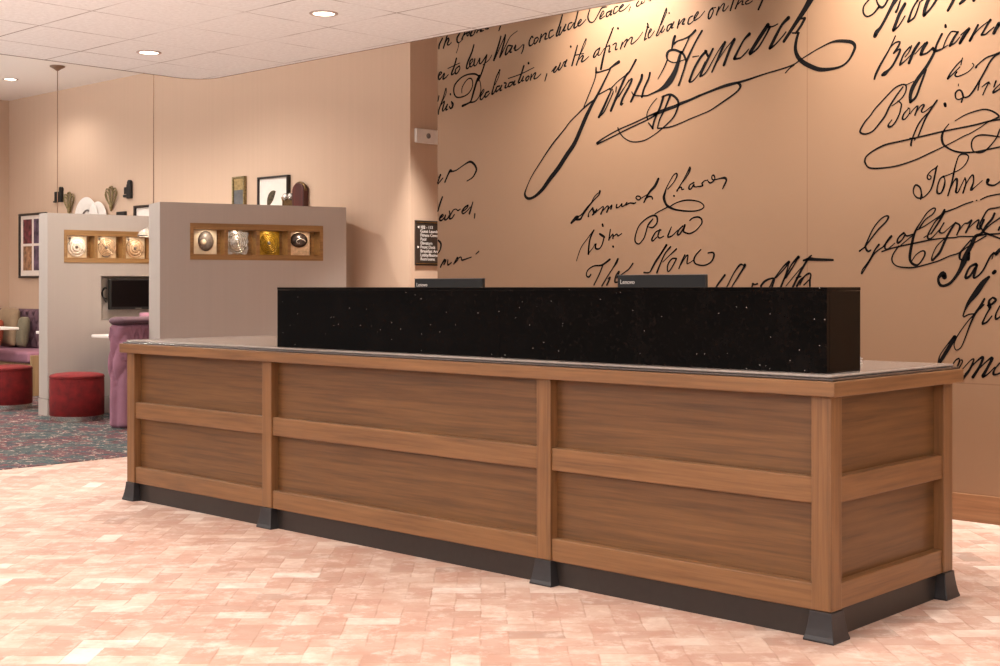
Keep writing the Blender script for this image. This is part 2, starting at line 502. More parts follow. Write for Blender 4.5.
struct(obj('shadow_strip_1', bm, M['edge_shadow']))  # thin strip added to draw the shadow line of the ceiling edge

INK = {
'heading': '-6610,2907,13 -6640,2869,16 -6645,2841,14/-6556,2934,14 -6585,2872,14 -6600,2839,14/-6590,2862,9 -6556,2900,13 -6546,2888,16 -6561,2862,14 -6546,2853,9 -6521,2867,7/-6399,2958,10 -6438,2922,13 -6465,2891,17 -6462,2863,14 -6443,2858,8 -6409,2877,7/-6448,2858,7 -6453,2828,6 -6472,2789,6/-6390,2919,13 -6419,2879,13/-6414,2892,7 -6370,2917,10/-6341,2920,11 -6370,2907,13 -6361,2892,11 -6341,2913,8/-6318,2923,14 -6337,2892,16 -6308,2892,8 -6289,2920,13/-6260,2926,11 -6275,2904,13/-6256,2915,7 -6227,2922,11 -6242,2907,14 -6209,2909,7/-6199,2925,11 -6190,2917,11 -6167,2917,14/-6056,2915,14 -6069,2890,10',
'text1': '-6655,2643,9 -6625,2661,10 -6615,2670,9 -6635,2673,12 -6650,2643,16 -6640,2624,13 -6610,2645,9/-6610,2645,7 -6595,2661,11 -6590,2654,13 -6605,2624,14 -6576,2631,10 -6551,2649,7/-6472,2751,14 -6492,2701,14 -6521,2649,16 -6501,2647,10 -6482,2662,7/-6556,2691,7 -6438,2716,6/-6443,2696,11 -6477,2679,11 -6482,2649,14 -6462,2650,11 -6438,2678,10 -6443,2696,8/-6303,2823,13 -6322,2777,15 -6361,2714,16 -6375,2674,14 -6356,2672,10 -6332,2700,7/-6346,2692,8 -6315,2714,8 -6317,2730,10 -6340,2715,13 -6343,2688,13 -6327,2677,10 -6298,2700,7/-6294,2726,13 -6303,2687,14 -6284,2681,8 -6256,2715,8 -6251,2725,8/-6246,2724,11 -6251,2694,13 -6232,2692,10 -6181,2740,13/-6181,2740,13 -6199,2688,13 -6237,2611,14 -6265,2574,14/-6218,2677,6 -6162,2704,7 -6134,2734,6/-6051,2848,12 -6069,2800,15 -6115,2698,17/-6010,2852,14 -6023,2801,15 -6060,2712,15/-6106,2704,8 -6014,2846,8/-6051,2718,8 -5996,2797,8 -5960,2839,6 -5901,2865,5/-5951,2772,11 -5987,2776,11 -6010,2726,15 -5996,2724,10 -5955,2762,8/-5946,2771,12 -5969,2734,14 -5951,2732,8/-5933,2753,8 -5915,2774,12 -5924,2742,14 -5897,2742,8 -5852,2769,6/-5844,2765,12 -5852,2733,11 -5866,2712,8/-5764,2804,12 -5773,2812,11 -5795,2785,12 -5795,2756,14 -5773,2756,9 -5747,2779,7/-5725,2799,11 -5747,2792,11 -5755,2767,12 -5742,2762,11 -5716,2788,9 -5725,2799,8/-5690,2814,12 -5703,2773,13 -5707,2767,12/-5703,2780,7 -5669,2811,9 -5647,2815,12 -5660,2781,13 -5638,2781,8/-5591,2830,11 -5617,2824,11 -5626,2792,12 -5617,2782,11 -5583,2797,7/-5511,2915,11 -5532,2860,13 -5562,2794,15 -5549,2789,9 -5532,2816,7/-5524,2840,12 -5540,2797,13 -5528,2793,9 -5490,2842,8/-5482,2850,12 -5502,2812,13 -5482,2815,8/-5431,2856,10 -5456,2850,10 -5465,2819,13 -5448,2817,9 -5415,2851,8/-5382,2916,13 -5398,2868,13 -5415,2822,14 -5394,2823,9 -5374,2839,6/-5374,2839,8 -5353,2858,9 -5361,2866,8 -5382,2840,12 -5374,2826,10 -5349,2835,8 -5316,2859,6/-5284,2918,9 -5300,2873,12 -5284,2839,12 -5251,2838,9 -5211,2885,10 -5187,2913,12 -5148,2914,8/-5195,2858,8 -5171,2880,8 -5179,2893,8 -5203,2859,12 -5199,2846,10 -5163,2860,6/-5120,2885,10 -5148,2876,12 -5151,2855,12 -5136,2856,9 -5112,2884,9/-5108,2889,11 -5120,2860,12 -5108,2861,8/-5061,2904,9 -5084,2901,9 -5096,2869,11 -5084,2864,10 -5057,2879,6/-5049,2884,8 -5018,2904,9 -5026,2911,8 -5049,2887,11 -5045,2871,10 -5010,2878,8 -4968,2906,5/-4964,2887,8 -4976,2861,6/-4899,2914,9 -4918,2895,11 -4911,2882,10 -4888,2891,7/-4876,2907,10 -4884,2893,9 -4861,2899,7 -4854,2910,6/-4809,2903,9 -4824,2903,6',
'text2': '-6645,2509,12 -6655,2475,12/-6576,2555,10 -6600,2498,10 -6645,2412,14 -6650,2384,13/-6571,2554,7 -6576,2516,7 -6625,2452,9/-6630,2438,7 -6600,2463,10 -6590,2462,13 -6610,2408,14 -6595,2404,9 -6571,2433,7/-6561,2442,13 -6576,2405,13 -6556,2410,7/-6531,2512,14 -6530,2508,14/-6521,2456,10 -6511,2427,13 -6526,2411,14 -6541,2423,10 -6536,2429,7/-6521,2459,9 -6501,2440,10 -6511,2417,11/-6419,2508,7 -6414,2548,8 -6370,2592,8 -6332,2598,10 -6315,2572,10 -6322,2532,9 -6361,2495,9 -6419,2480,10 -6472,2485,11 -6497,2522,13 -6487,2570,13 -6428,2612,11 -6361,2628,11 -6294,2624,13 -6256,2606,13/-6251,2609,14 -6275,2575,18 -6303,2510,18 -6332,2444,14 -6361,2430,13 -6404,2420,18 -6414,2418,17/-6341,2435,13 -6294,2437,10 -6256,2464,8 -6237,2510,8 -6242,2557,8 -6256,2586,8/-6242,2463,8 -6209,2497,8 -6213,2511,8 -6237,2482,13 -6242,2449,13 -6223,2447,10 -6190,2484,7/-6162,2492,11 -6190,2484,13 -6199,2458,13 -6181,2460,10 -6153,2481,7/-6060,2625,12 -6092,2582,10 -6120,2511,12 -6134,2472,15 -6115,2477,10 -6097,2502,7/-6065,2626,8 -6069,2586,7 -6106,2530,7/-6060,2518,11 -6088,2514,12 -6097,2485,14 -6083,2487,10 -6046,2513,8/-6042,2520,11 -6060,2488,12 -6042,2490,8/-6019,2534,12 -6001,2529,11 -6014,2503,14 -5996,2502,8 -5978,2520,7/-5942,2532,12 -5973,2529,11 -5983,2507,12 -5964,2508,10 -5933,2531,10/-5924,2537,12 -5937,2512,14 -5915,2516,7/-5844,2627,15 -5866,2577,14 -5893,2524,15 -5875,2525,8 -5861,2543,7/-5983,2560,7 -5870,2577,7 -5755,2607,6/-5848,2558,12 -5861,2530,12 -5844,2532,7/-5804,2642,16 -5801,2639,16/-5804,2557,11 -5826,2543,12 -5821,2526,12 -5804,2537,9 -5795,2553,9/-5777,2564,11 -5786,2529,12/-5782,2538,7 -5755,2565,9 -5738,2569,11 -5755,2535,12 -5729,2536,8 -5694,2558,7/-5643,2552,11 -5660,2509,9/-5600,2564,8 -5574,2586,9 -5561,2593,11 -5574,2578,12 -5586,2563,13 -5574,2556,10 -5547,2581,8 -5528,2607,9/-5528,2609,11 -5537,2588,11 -5546,2571,12 -5534,2567,10 -5511,2590,8 -5498,2612,8 -5485,2614,7/-5473,2623,11 -5494,2587,12 -5480,2585,8/-5441,2705,14 -5440,2702,14/-5502,2607,7 -5473,2623,7/-5386,2704,10 -5402,2659,12 -5431,2583,13/-5411,2644,8 -5333,2647,6/-5316,2737,9 -5341,2695,8 -5369,2636,10 -5394,2582,12/-5312,2736,6 -5324,2700,6 -5365,2642,6/-5382,2606,6 -5349,2633,9 -5337,2629,12 -5353,2599,12 -5333,2600,9 -5292,2623,6/-5203,2666,10 -5235,2651,10 -5255,2619,13 -5243,2614,9 -5211,2645,8/-5203,2666,9 -5219,2624,10 -5199,2625,6 -5171,2656,6/-5096,2779,9 -5124,2730,10 -5155,2666,12 -5179,2594,17 -5195,2534,18/-5108,2772,6 -5104,2759,6 -5140,2689,6/-5171,2656,6 -5124,2675,6/-5132,2669,10 -5124,2665,10 -5132,2632,12 -5120,2634,8/-5061,2770,14 -5059,2767,14/-5100,2672,9 -5073,2680,9 -5081,2641,11 -5065,2642,8/-5026,2678,10 -5041,2640,11/-5038,2651,6 -5007,2684,8 -4987,2691,10 -5010,2648,11/-5007,2660,6 -4968,2695,8 -4949,2698,10 -4960,2663,10 -4945,2661,8 -4907,2684,6 -4869,2721,5/-4835,2768,10 -4831,2753,11 -4846,2712,11 -4857,2671,11/-4857,2671,11 -4839,2678,7/-4839,2748,7 -4824,2743,9/-4831,2698,7 -4805,2725,7 -4812,2732,7 -4827,2704,10 -4827,2680,10 -4809,2686,7 -4782,2716,6/-4694,2839,10 -4723,2780,9 -4749,2723,10 -4768,2687,12 -4753,2688,7 -4738,2710,6/-4690,2835,6 -4697,2806,6 -4734,2745,6/-4716,2737,10 -4734,2704,11 -4720,2702,7 -4705,2718,6/-4674,2809,10 -4673,2807,10/-4654,2743,9 -4683,2733,10 -4690,2704,11 -4675,2708,9 -4654,2740,9/-4639,2750,10 -4657,2717,11 -4643,2718,6/-4599,2757,10 -4614,2711,11/-4610,2723,6 -4574,2756,7 -4560,2757,10 -4578,2730,11 -4563,2728,7/-4503,2767,8 -4527,2759,10 -4538,2728,11 -4524,2723,8 -4499,2737,6/-4488,2750,7 -4464,2779,8 -4471,2786,7 -4492,2759,10 -4492,2739,10 -4471,2745,7 -4450,2756,6 -4418,2784,5/-4366,2794,10 -4387,2774,11 -4394,2740,12 -4380,2738,10 -4359,2776,8 -4366,2791,7 -4342,2793,6/-4321,2793,10 -4338,2750,11/-4331,2763,6 -4300,2802,7 -4283,2805,9 -4294,2769,10 -4280,2767,7 -4256,2790,6/-4219,2824,11 -4243,2762,11/-4179,2824,9 -4209,2768,11/-4202,2782,6 -4172,2803,7 -4158,2804,9 -4165,2785,9 -4152,2783,7/-4119,2804,8 -4139,2795,9 -4139,2784,9 -4119,2784,7 -4095,2795,7/-4023,2801,13 -4043,2764,13 -4056,2741,13',
'big': '-5120,2525,10 -5171,2450,14 -5219,2380,18 -5268,2316,23 -5316,2245,30 -5361,2167,30 -5411,2085,32 -5477,2014,33 -5545,1938,33 -5617,1872,31 -5686,1804,26 -5755,1762,19 -5808,1755,19 -5835,1782,18 -5817,1830,8 -5773,1900,8 -5703,1980,9 -5600,2090,12 -5498,2178,9 -5448,2225,9 -5382,2270,10 -5333,2303,12 -5284,2330,13 -5251,2346,10/-5234,2513,10 -5251,2459,9 -5333,2310,9/-5219,2374,8 -5124,2405,8/-5234,2548,10 -5234,2516,17/-5234,2516,16 -5203,2516,10 -5124,2526,9/-5053,2561,23 -5084,2549,18 -5124,2529,12/-5112,2394,10 -5140,2348,15 -5179,2283,19 -5211,2236,19/-5100,2375,10 -5124,2334,9 -5171,2263,10 -5203,2241,10/-5104,2400,6 -5096,2380,6/-4922,2558,16 -4968,2496,14 -4999,2469,17 -5045,2394,18 -5092,2312,19 -5116,2268,19/-4987,2480,9 -5061,2442,8 -5108,2409,9 -5124,2396,8/-5073,2409,9 -5077,2378,8/-5084,2317,6 -5030,2380,6 -4968,2441,8 -4953,2442,16 -4976,2399,17 -5022,2336,17 -5038,2297,17 -5022,2302,10/-5053,2345,6 -4976,2442,6/-4876,2461,18 -4884,2432,20 -4922,2369,18 -4960,2308,16/-4953,2366,8 -4937,2346,9 -4876,2334,9 -4831,2332,9/-4816,2467,14 -4824,2437,15 -4861,2375,15 -4876,2328,16/-4524,2652,10 -4574,2570,12 -4592,2554,17 -4610,2503,26 -4635,2447,36 -4675,2397,41 -4720,2366,26 -4771,2349,12 -4831,2333,9/-4632,2663,20 -4643,2635,20 -4654,2592,11/-4485,2679,17 -4524,2652,15 -4567,2640,10 -4610,2634,10 -4639,2620,14/-4588,2563,15 -4632,2583,15 -4675,2582,17 -4690,2560,20 -4683,2530,10 -4646,2510,9 -4610,2509,7 -4567,2516,7 -4545,2513,7/-4686,2533,11 -4712,2485,10 -4756,2424,6/-4588,2566,15 -4567,2545,15 -4549,2508,16/-4439,2670,15 -4488,2606,13 -4545,2513,16 -4567,2457,13 -4604,2371,14/-4503,2526,9 -4460,2527,6/-4408,2547,17 -4446,2519,17 -4495,2455,16 -4527,2387,18/-4527,2382,12 -4503,2385,9 -4453,2432,7 -4418,2487,7/-4362,2556,14 -4390,2512,17 -4432,2447,19 -4450,2408,17/-4415,2550,17 -4397,2519,16/-4439,2407,10 -4404,2433,8 -4342,2518,7 -4294,2576,8/-4280,2583,19 -4314,2521,16 -4369,2423,11/-4342,2466,6 -4280,2540,6 -4219,2595,7/-4216,2592,20 -4246,2541,19 -4287,2454,18/-4115,2610,21 -4152,2581,13 -4192,2523,15 -4216,2483,19/-4216,2480,15 -4179,2481,11 -4145,2500,7 -4119,2525,7/-3994,2645,24 -4046,2584,25 -4112,2502,22/-3981,2632,16 -4007,2590,12 -4059,2524,12 -4112,2493,12/-3988,2633,10 -3962,2632,9 -3930,2642,7/-4179,2476,7 -4125,2521,7/-3863,2666,24 -3904,2633,17 -3943,2576,20 -3981,2514,21/-3981,2511,15 -3949,2527,10 -3898,2570,9 -3879,2590,9/-3698,2785,39 -3723,2750,38 -3766,2691,31 -3828,2617,23 -3892,2539,18/-3760,2649,17 -3785,2611,16 -3816,2576,13/-3791,2650,9 -3760,2651,14/-3838,2579,9 -3797,2574,11/-3800,2574,15 -3813,2537,18 -3819,2488,21 -3806,2448,24 -3778,2415,26 -3729,2384,26 -3668,2358,24 -3595,2353,16 -3535,2362,12 -3494,2389,12 -3465,2434,16 -3459,2460,18 -3476,2481,20 -3512,2492,19 -3559,2499,16 -3607,2495,10 -3680,2471,7 -3766,2435,7 -3822,2406,8/-3822,2406,8 -3885,2391,9 -4014,2372,9 -4112,2354,12 -4179,2344,14 -4246,2337,19 -4300,2329,18 -4383,2311,14 -4453,2295,13/-3828,2401,10 -3854,2387,8 -3882,2363,7/-4192,2340,14 -4175,2324,18 -4185,2302,13 -4226,2275,11 -4314,2232,10 -4383,2200,8 -4453,2181,7 -4524,2163,8 -4596,2143,8 -4668,2128,9 -4756,2127,9/-4453,2295,15 -4524,2275,16 -4596,2259,20 -4624,2249,21 -4683,2237,22 -4742,2224,22 -4786,2210,14/-4756,2223,17 -4824,2208,10 -4930,2177,9 -5061,2142,9 -5171,2102,10 -5227,2075,14/-4771,2209,11 -4846,2182,9 -4968,2147,9 -5084,2110,9 -5171,2083,9 -5223,2068,13/-4764,2308,6 -4801,2278,6 -4831,2239,7 -4839,2209,9 -4831,2184,9/-4727,2313,9 -4668,2322,14 -4624,2297,16 -4606,2265,16 -4617,2225,14 -4646,2180,11 -4712,2132,9 -4786,2090,7 -4861,2062,8 -4945,2060,8 -5007,2086,8 -5045,2123,9 -5061,2155,10/-4716,2315,17 -4742,2248,16 -4779,2186,15 -4797,2133,15/-4668,2313,16 -4705,2239,14 -4742,2182,11 -4760,2130,10/-4827,2166,9 -4794,2130,14',
'samuel': '-5436,1582,16 -5398,1612,25 -5382,1618,20/-5394,1602,14 -5361,1604,14 -5341,1629,10 -5284,1690,8 -5243,1744,7 -5203,1767,6/-5203,1772,16 -5211,1749,9 -5251,1719,8 -5300,1678,13 -5357,1629,8 -5398,1618,11/-5260,1670,12 -5292,1640,8 -5296,1618,14/-5260,1663,16 -5251,1638,17 -5264,1626,9/-5239,1644,17 -5227,1662,8/-5243,1638,6 -5175,1676,8 -5195,1630,13/-5187,1642,5 -5144,1677,9 -5136,1665,12 -5148,1640,13/-5140,1652,5 -5108,1682,10 -5116,1658,12/-5069,1683,10 -5073,1665,12 -5053,1667,8 -5030,1685,11/-5030,1685,11 -5030,1669,10 -5010,1675,8 -4991,1692,10/-4999,1677,10 -4968,1688,9 -4937,1684,11 -4922,1689,6/-4907,1704,8 -4922,1717,9 -4911,1728,9 -4888,1721,9 -4892,1706,9 -4907,1704,8/-4753,1823,17 -4779,1782,19 -4824,1742,14 -4861,1687,10/-4892,1709,6 -4824,1739,6/-4854,1707,8 -4824,1721,11 -4801,1717,10 -4797,1705,10/-4683,1759,7 -4639,1799,6 -4617,1833,11 -4621,1848,11 -4646,1835,6 -4690,1772,7 -4705,1736,15 -4712,1707,20 -4697,1670,16 -4675,1652,16 -4632,1635,12 -4560,1623,10 -4488,1620,8 -4439,1630,8 -4425,1647,8 -4453,1671,8 -4510,1684,9 -4567,1685,9 -4624,1673,7 -4661,1657,9/-4675,1655,7 -4742,1630,7 -4779,1614,7/-4524,1878,13 -4567,1812,6 -4617,1744,11/-4617,1750,7 -4588,1766,9 -4581,1751,10 -4567,1753,6/-4522,1872,13 -4531,1846,7 -4574,1795,6/-4639,1717,12 -4637,1715,12/-4495,1788,9 -4524,1775,9 -4531,1754,12 -4517,1751,9 -4495,1776,10 -4495,1764,9 -4474,1760,6/-4425,1790,8 -4439,1779,10 -4432,1767,10 -4453,1762,10 -4474,1763,6/-4425,1793,6 -4397,1797,6/-4397,1791,7 -4383,1779,11 -4362,1786,8 -4349,1800,8 -4355,1821,12 -4369,1819,8 -4366,1798,10 -4342,1797,7 -4314,1801,8 -4280,1802,16 -4270,1787,13 -4287,1756,11 -4297,1740,6',
'paca': '-5394,1339,5 -5357,1421,6 -5300,1483,6 -5251,1531,10/-5251,1531,10 -5280,1482,12 -5292,1432,13 -5296,1382,14/-5296,1385,8 -5260,1419,5 -5243,1444,5/-5235,1443,12 -5239,1418,14 -5211,1412,9 -5187,1436,9 -5171,1479,10/-5203,1505,14 -5179,1492,17 -5167,1485,13/-5179,1554,14 -5183,1564,14/-5120,1531,8 -5132,1466,10/-5128,1472,5 -5100,1502,9 -5100,1474,10/-5100,1484,6 -5069,1501,9 -5061,1489,9 -5030,1503,6/-5099,1425,14 -5097,1423,14/-4794,1584,9 -4824,1555,13 -4835,1537,10 -4857,1477,9 -4876,1454,8 -4899,1436,9 -4926,1449,10 -4926,1485,9 -4899,1545,8 -4846,1586,9 -4794,1605,11 -4764,1595,14 -4764,1559,11 -4794,1533,11 -4824,1537,7/-4734,1516,9 -4771,1505,9 -4801,1464,12 -4794,1452,10 -4764,1475,7/-4742,1519,10 -4756,1481,11 -4742,1468,9 -4712,1479,6/-4657,1532,6 -4675,1496,11 -4683,1473,12 -4654,1478,9 -4610,1512,6/-4574,1535,9 -4603,1512,10 -4614,1486,12 -4596,1488,10 -4560,1534,11/-4560,1540,13 -4570,1508,13 -4560,1496,11 -4524,1489,10 -4481,1506,8 -4453,1531,8 -4439,1548,10 -4443,1572,11 -4467,1584,11 -4503,1580,9 -4524,1566,9',
'stone': '-5276,1253,10 -5292,1237,12 -5312,1247,9 -5300,1281,8 -5251,1306,9 -5187,1311,12 -5124,1345,14/-5179,1311,10 -5211,1249,10 -5251,1187,10/-5061,1347,13 -5100,1292,8 -5140,1243,9 -5187,1181,12/-5061,1347,8 -5069,1322,6 -5124,1267,6/-5140,1224,6 -5120,1236,10 -5148,1187,13/-5053,1267,17 -5077,1242,12 -5084,1205,13 -5061,1205,9/-5053,1261,10 -5069,1230,10/-4945,1318,11 -4976,1284,9 -5007,1266,8 -5038,1248,6/-4690,1425,10 -4742,1360,9 -4779,1313,7 -4816,1265,7 -4861,1262,10/-4816,1265,7 -4779,1325,7 -4734,1378,7 -4694,1425,14/-4664,1413,12 -4705,1372,10 -4742,1306,11 -4764,1261,14/-4720,1324,6 -4624,1400,6/-4621,1400,11 -4661,1368,7/-4621,1343,11 -4654,1341,10 -4683,1306,10 -4683,1267,10 -4661,1281,9 -4628,1329,9 -4621,1343,9/-4560,1363,10 -4581,1328,10 -4603,1284,9/-4588,1304,5 -4560,1345,7 -4538,1363,9 -4545,1316,9 -4535,1313,6 -4495,1333,6/-4446,1393,7 -4481,1362,10 -4495,1333,12 -4481,1309,10 -4425,1300,9 -4376,1319,10 -4355,1354,13 -4362,1374,11 -4397,1372,7',
'carrollton': '-4280,1243,13 -4328,1189,12 -4349,1157,12/-4145,1299,19 -4158,1277,13 -4192,1231,11 -4226,1185,8 -4239,1163,8/-4158,1299,9 -4179,1300,13 -4219,1254,8 -4260,1186,8 -4273,1163,8/-4092,1191,16 -4079,1188,9 -4063,1192,12/-4092,1191,11 -4105,1157,11/-4040,1180,13 -4020,1202,14 -3994,1216,12 -3962,1224,9/-3962,1221,13 -3952,1216,10 -3968,1174,13/-4040,1180,12 -4027,1157,10 -3988,1168,9 -3962,1213,8/-3860,1312,18 -3892,1291,9 -3936,1241,8 -3955,1219,9/-3860,1312,9 -3885,1279,8 -3943,1224,7/-3860,1307,8 -3879,1246,10 -3911,1174,14/-3800,1339,18 -3841,1301,9 -3873,1246,9 -3892,1213,9/-3803,1334,9 -3828,1295,8 -3879,1224,8/-3720,1346,9 -3741,1327,13 -3778,1273,14 -3810,1218,14 -3835,1174,14/-3879,1179,6 -3816,1246,6 -3778,1284,6/-3769,1320,11 -3729,1327,20 -3692,1324,17 -3589,1320,12/-3813,1224,9 -3785,1232,9/-3766,1229,10 -3791,1207,15 -3810,1179,13/-3791,1185,7 -3766,1229,9 -3735,1248,12 -3723,1240,9 -3729,1212,12 -3729,1179,12/-3766,1185,9 -3735,1212,8',
'rob': '-3320,2648,13 -3354,2616,10 -3389,2607,10 -3409,2629,11 -3406,2666,10 -3372,2698,9/-3337,2698,10 -3326,2664,11 -3306,2643,14 -3286,2653,12 -3264,2687,10/-3208,2710,28 -3224,2676,28 -3247,2642,20 -3275,2594,17 -3309,2541,17 -3332,2518,25 -3343,2498,23/-3196,2677,9 -3213,2627,12 -3224,2608,14/-3174,2642,19 -3202,2599,19 -3224,2550,19 -3238,2516,20/-3238,2516,15 -3213,2528,9 -3174,2580,8/-3103,2652,12 -3130,2615,11 -3152,2561,15 -3155,2549,17/-3092,2640,9 -3108,2596,10 -3125,2563,11 -3152,2548,11/-3027,2687,22 -3043,2654,22 -3065,2600,20 -3070,2570,20/-3065,2570,13 -3032,2601,12 -3000,2642,15/-3092,2640,6 -3070,2653,12/-2895,2657,17 -2910,2629,17 -2926,2601,16 -2942,2575,15/-2848,2639,20 -2858,2616,20 -2879,2601,14/-2801,2622,17 -2807,2606,17',
'benjamin': '-3227,2483,8 -3258,2424,8 -3286,2381,11 -3315,2337,13 -3337,2297,14 -3346,2272,11/-3258,2424,6 -3230,2447,8 -3202,2449,10 -3213,2424,12 -3236,2395,12/-3236,2395,8 -3202,2412,10 -3208,2387,13 -3241,2333,13 -3264,2310,14 -3286,2294,25 -3300,2288,17/-3147,2416,9 -3180,2383,9 -3202,2334,11/-3138,2420,10 -3152,2390,7 -3174,2367,6/-3202,2329,11 -3180,2342,8 -3147,2369,6 -3119,2397,6/-3097,2430,15 -3125,2392,17 -3152,2333,15/-3054,2425,17 -3076,2396,19 -3087,2370,17/-3119,2376,6 -3065,2426,7/-3087,2367,12 -3054,2373,10 -3022,2395,12/-2974,2460,13 -3000,2413,12 -3016,2369,15 -3054,2307,17 -3097,2255,20 -3130,2207,23 -3144,2167,20 -3144,2131,17/-3144,2131,14 -3114,2154,13 -3087,2218,12 -3059,2287,11/-3022,2395,14 -3011,2378,15 -2974,2384,9 -2942,2400,5/-2955,2503,12 -2954,2493,14/-2895,2460,9 -2926,2464,8 -2952,2427,7 -2968,2388,8/-2889,2459,11 -2910,2432,14 -2931,2396,16/-2929,2396,10 -2905,2406,8 -2879,2433,6/-2832,2467,14 -2858,2435,19 -2879,2402,16/-2876,2407,6 -2827,2466,7/-2786,2480,12 -2807,2443,13 -2827,2408,15/-2874,2442,8 -2832,2472,8/-2827,2411,7 -2781,2460,6 -2723,2497,7/-2723,2497,13 -2745,2465,11 -2768,2428,10/-2768,2431,11 -2750,2428,8 -2725,2445,6 -2705,2459,6/-2680,2471,22 -2695,2448,19 -2705,2430,18',
'franklin': '-2869,2316,6 -2900,2289,7 -2931,2252,9 -2942,2230,13/-2942,2228,8 -2910,2255,6 -2879,2282,6/-2866,2325,6 -2874,2291,6/-2895,2258,8 -2905,2244,9 -2895,2235,8 -2874,2238,6 -2837,2252,5 -2812,2274,5 -2807,2283,5 -2814,2292,6/-2796,2270,12 -2786,2283,7 -2745,2311,8 -2705,2321,9 -2675,2330,10 -2655,2332,9/-2680,2323,8 -2700,2315,10 -2725,2289,10 -2750,2247,10 -2776,2205,10 -2807,2158,10 -2832,2131,9 -2853,2125,8 -2863,2129,8/-2861,2126,11 -2869,2155,10 -2884,2166,9 -2902,2153,10 -2900,2127,8 -2884,2118,7 -2858,2128,7/-2863,2129,8 -2871,2104,9/-2887,2187,5 -2886,2197,4/-2776,2205,7 -2786,2156,7/-2730,2190,7 -2750,2153,7 -2761,2129,7/-2766,2169,5 -2735,2188,8 -2725,2180,6/-2695,2191,9 -2705,2163,8/-2675,2174,6 -2700,2152,7 -2710,2134,11 -2675,2150,6/-2660,2178,7 -2675,2150,8/-3127,2235,5 -3169,2221,5/-3185,2226,8 -3169,2219,9 -3169,2190,8 -3191,2156,8 -3230,2129,6 -3247,2120,5/-3185,2213,8 -3219,2174,10 -3258,2121,11 -3286,2071,11 -3315,2037,10 -3354,1998,9 -3395,1985,9 -3424,1993,11 -3427,2009,11 -3401,2049,9 -3369,2081,8 -3343,2113,8 -3286,2165,8 -3230,2212,8 -3191,2226,9/-3213,2143,6 -3194,2125,9 -3199,2094,9 -3205,2074,9 -3224,2039,9 -3247,2015,9 -3266,2014,14 -3264,2027,8 -3247,2047,6/-3152,2100,6 -3180,2072,9 -3188,2047,11 -3174,2045,8 -3152,2069,6 -3147,2095,5 -3158,2101,5/-3147,2069,5 -3125,2093,6 -3103,2106,9 -3119,2061,10/-3114,2071,4 -3087,2105,7 -3068,2108,9 -3084,2079,10 -3070,2072,6 -3027,2099,6/-3000,2125,10 -3032,2084,11 -3065,2031,10 -3103,1946,9/-3027,2084,5 -3092,2023,9 -3130,1949,9 -3141,1913,12/-3141,1908,12 -3140,1905,10/-2958,2103,17 -2955,2092,14/-3147,1942,9 -3119,1940,9 -3122,1930,5/-3401,1837,10 -3395,1863,9 -3354,1892,9 -3286,1919,10 -3202,1931,9 -3092,1946,9 -2968,1964,9 -2879,1974,9 -2801,1983,9 -2725,1996,9 -2675,1999,8 -2650,2001,8/-3401,1837,10 -3383,1809,10 -3343,1799,10 -3269,1800,8 -3202,1808,8 -3119,1829,7 -3038,1859,7 -2958,1889,6 -2905,1911,6 -2853,1934,6 -2827,1942,6 -2771,1970,5/-2937,1999,5 -2958,1976,7 -2971,1951,13 -2974,1926,14 -2963,1895,12 -2921,1866,9 -2869,1850,10 -2801,1848,9 -2750,1854,8 -2675,1864,8 -2645,1869,8/-2905,2012,4 -2853,2037,6 -2796,2052,7 -2750,2056,8 -2710,2042,9 -2680,2017,10 -2690,2008,10 -2735,1992,6 -2771,1970,5/-2655,1971,7 -2675,1950,8 -2690,1914,8 -2715,1882,7 -2745,1854,8 -2771,1843,8 -2807,1851,7 -2819,1879,8 -2814,1909,8 -2791,1927,8 -2750,1929,8 -2675,1913,7 -2645,1906,7',
'john': '-2910,1755,10 -2900,1794,7 -2884,1834,7 -2858,1842,9 -2835,1830,7 -2843,1801,6 -2869,1772,5 -2910,1752,5 -2963,1735,6/-2998,1790,8 -3006,1781,8 -3032,1767,6 -3051,1745,8 -3049,1727,8 -3035,1726,7 -3032,1739,6 -3041,1744,6/-3003,1783,10 -3011,1745,10 -3022,1700,10 -3038,1665,8 -3070,1636,7 -3103,1632,9 -3125,1654,7 -3127,1680,9 -3114,1700,10 -3092,1686,10 -3084,1657,9 -3084,1636,14 -3089,1624,6/-2963,1737,8 -2984,1723,8 -2998,1683,8 -2998,1653,12 -2979,1652,8 -2963,1682,11 -2958,1717,7 -2966,1735,7/-2910,1755,10 -2921,1705,9 -2942,1637,8/-2937,1655,5 -2910,1709,7 -2895,1718,13 -2895,1688,10 -2900,1653,12 -2889,1652,7 -2879,1667,5/-2853,1721,8 -2848,1696,8 -2863,1646,9/-2889,1652,5 -2853,1721,5/-2858,1671,5 -2832,1715,6 -2812,1734,9 -2809,1699,8 -2822,1659,13 -2801,1673,5 -2763,1703,4/-2735,1704,19 -2738,1685,12 -2715,1676,11 -2695,1680,8 -2670,1696,8',
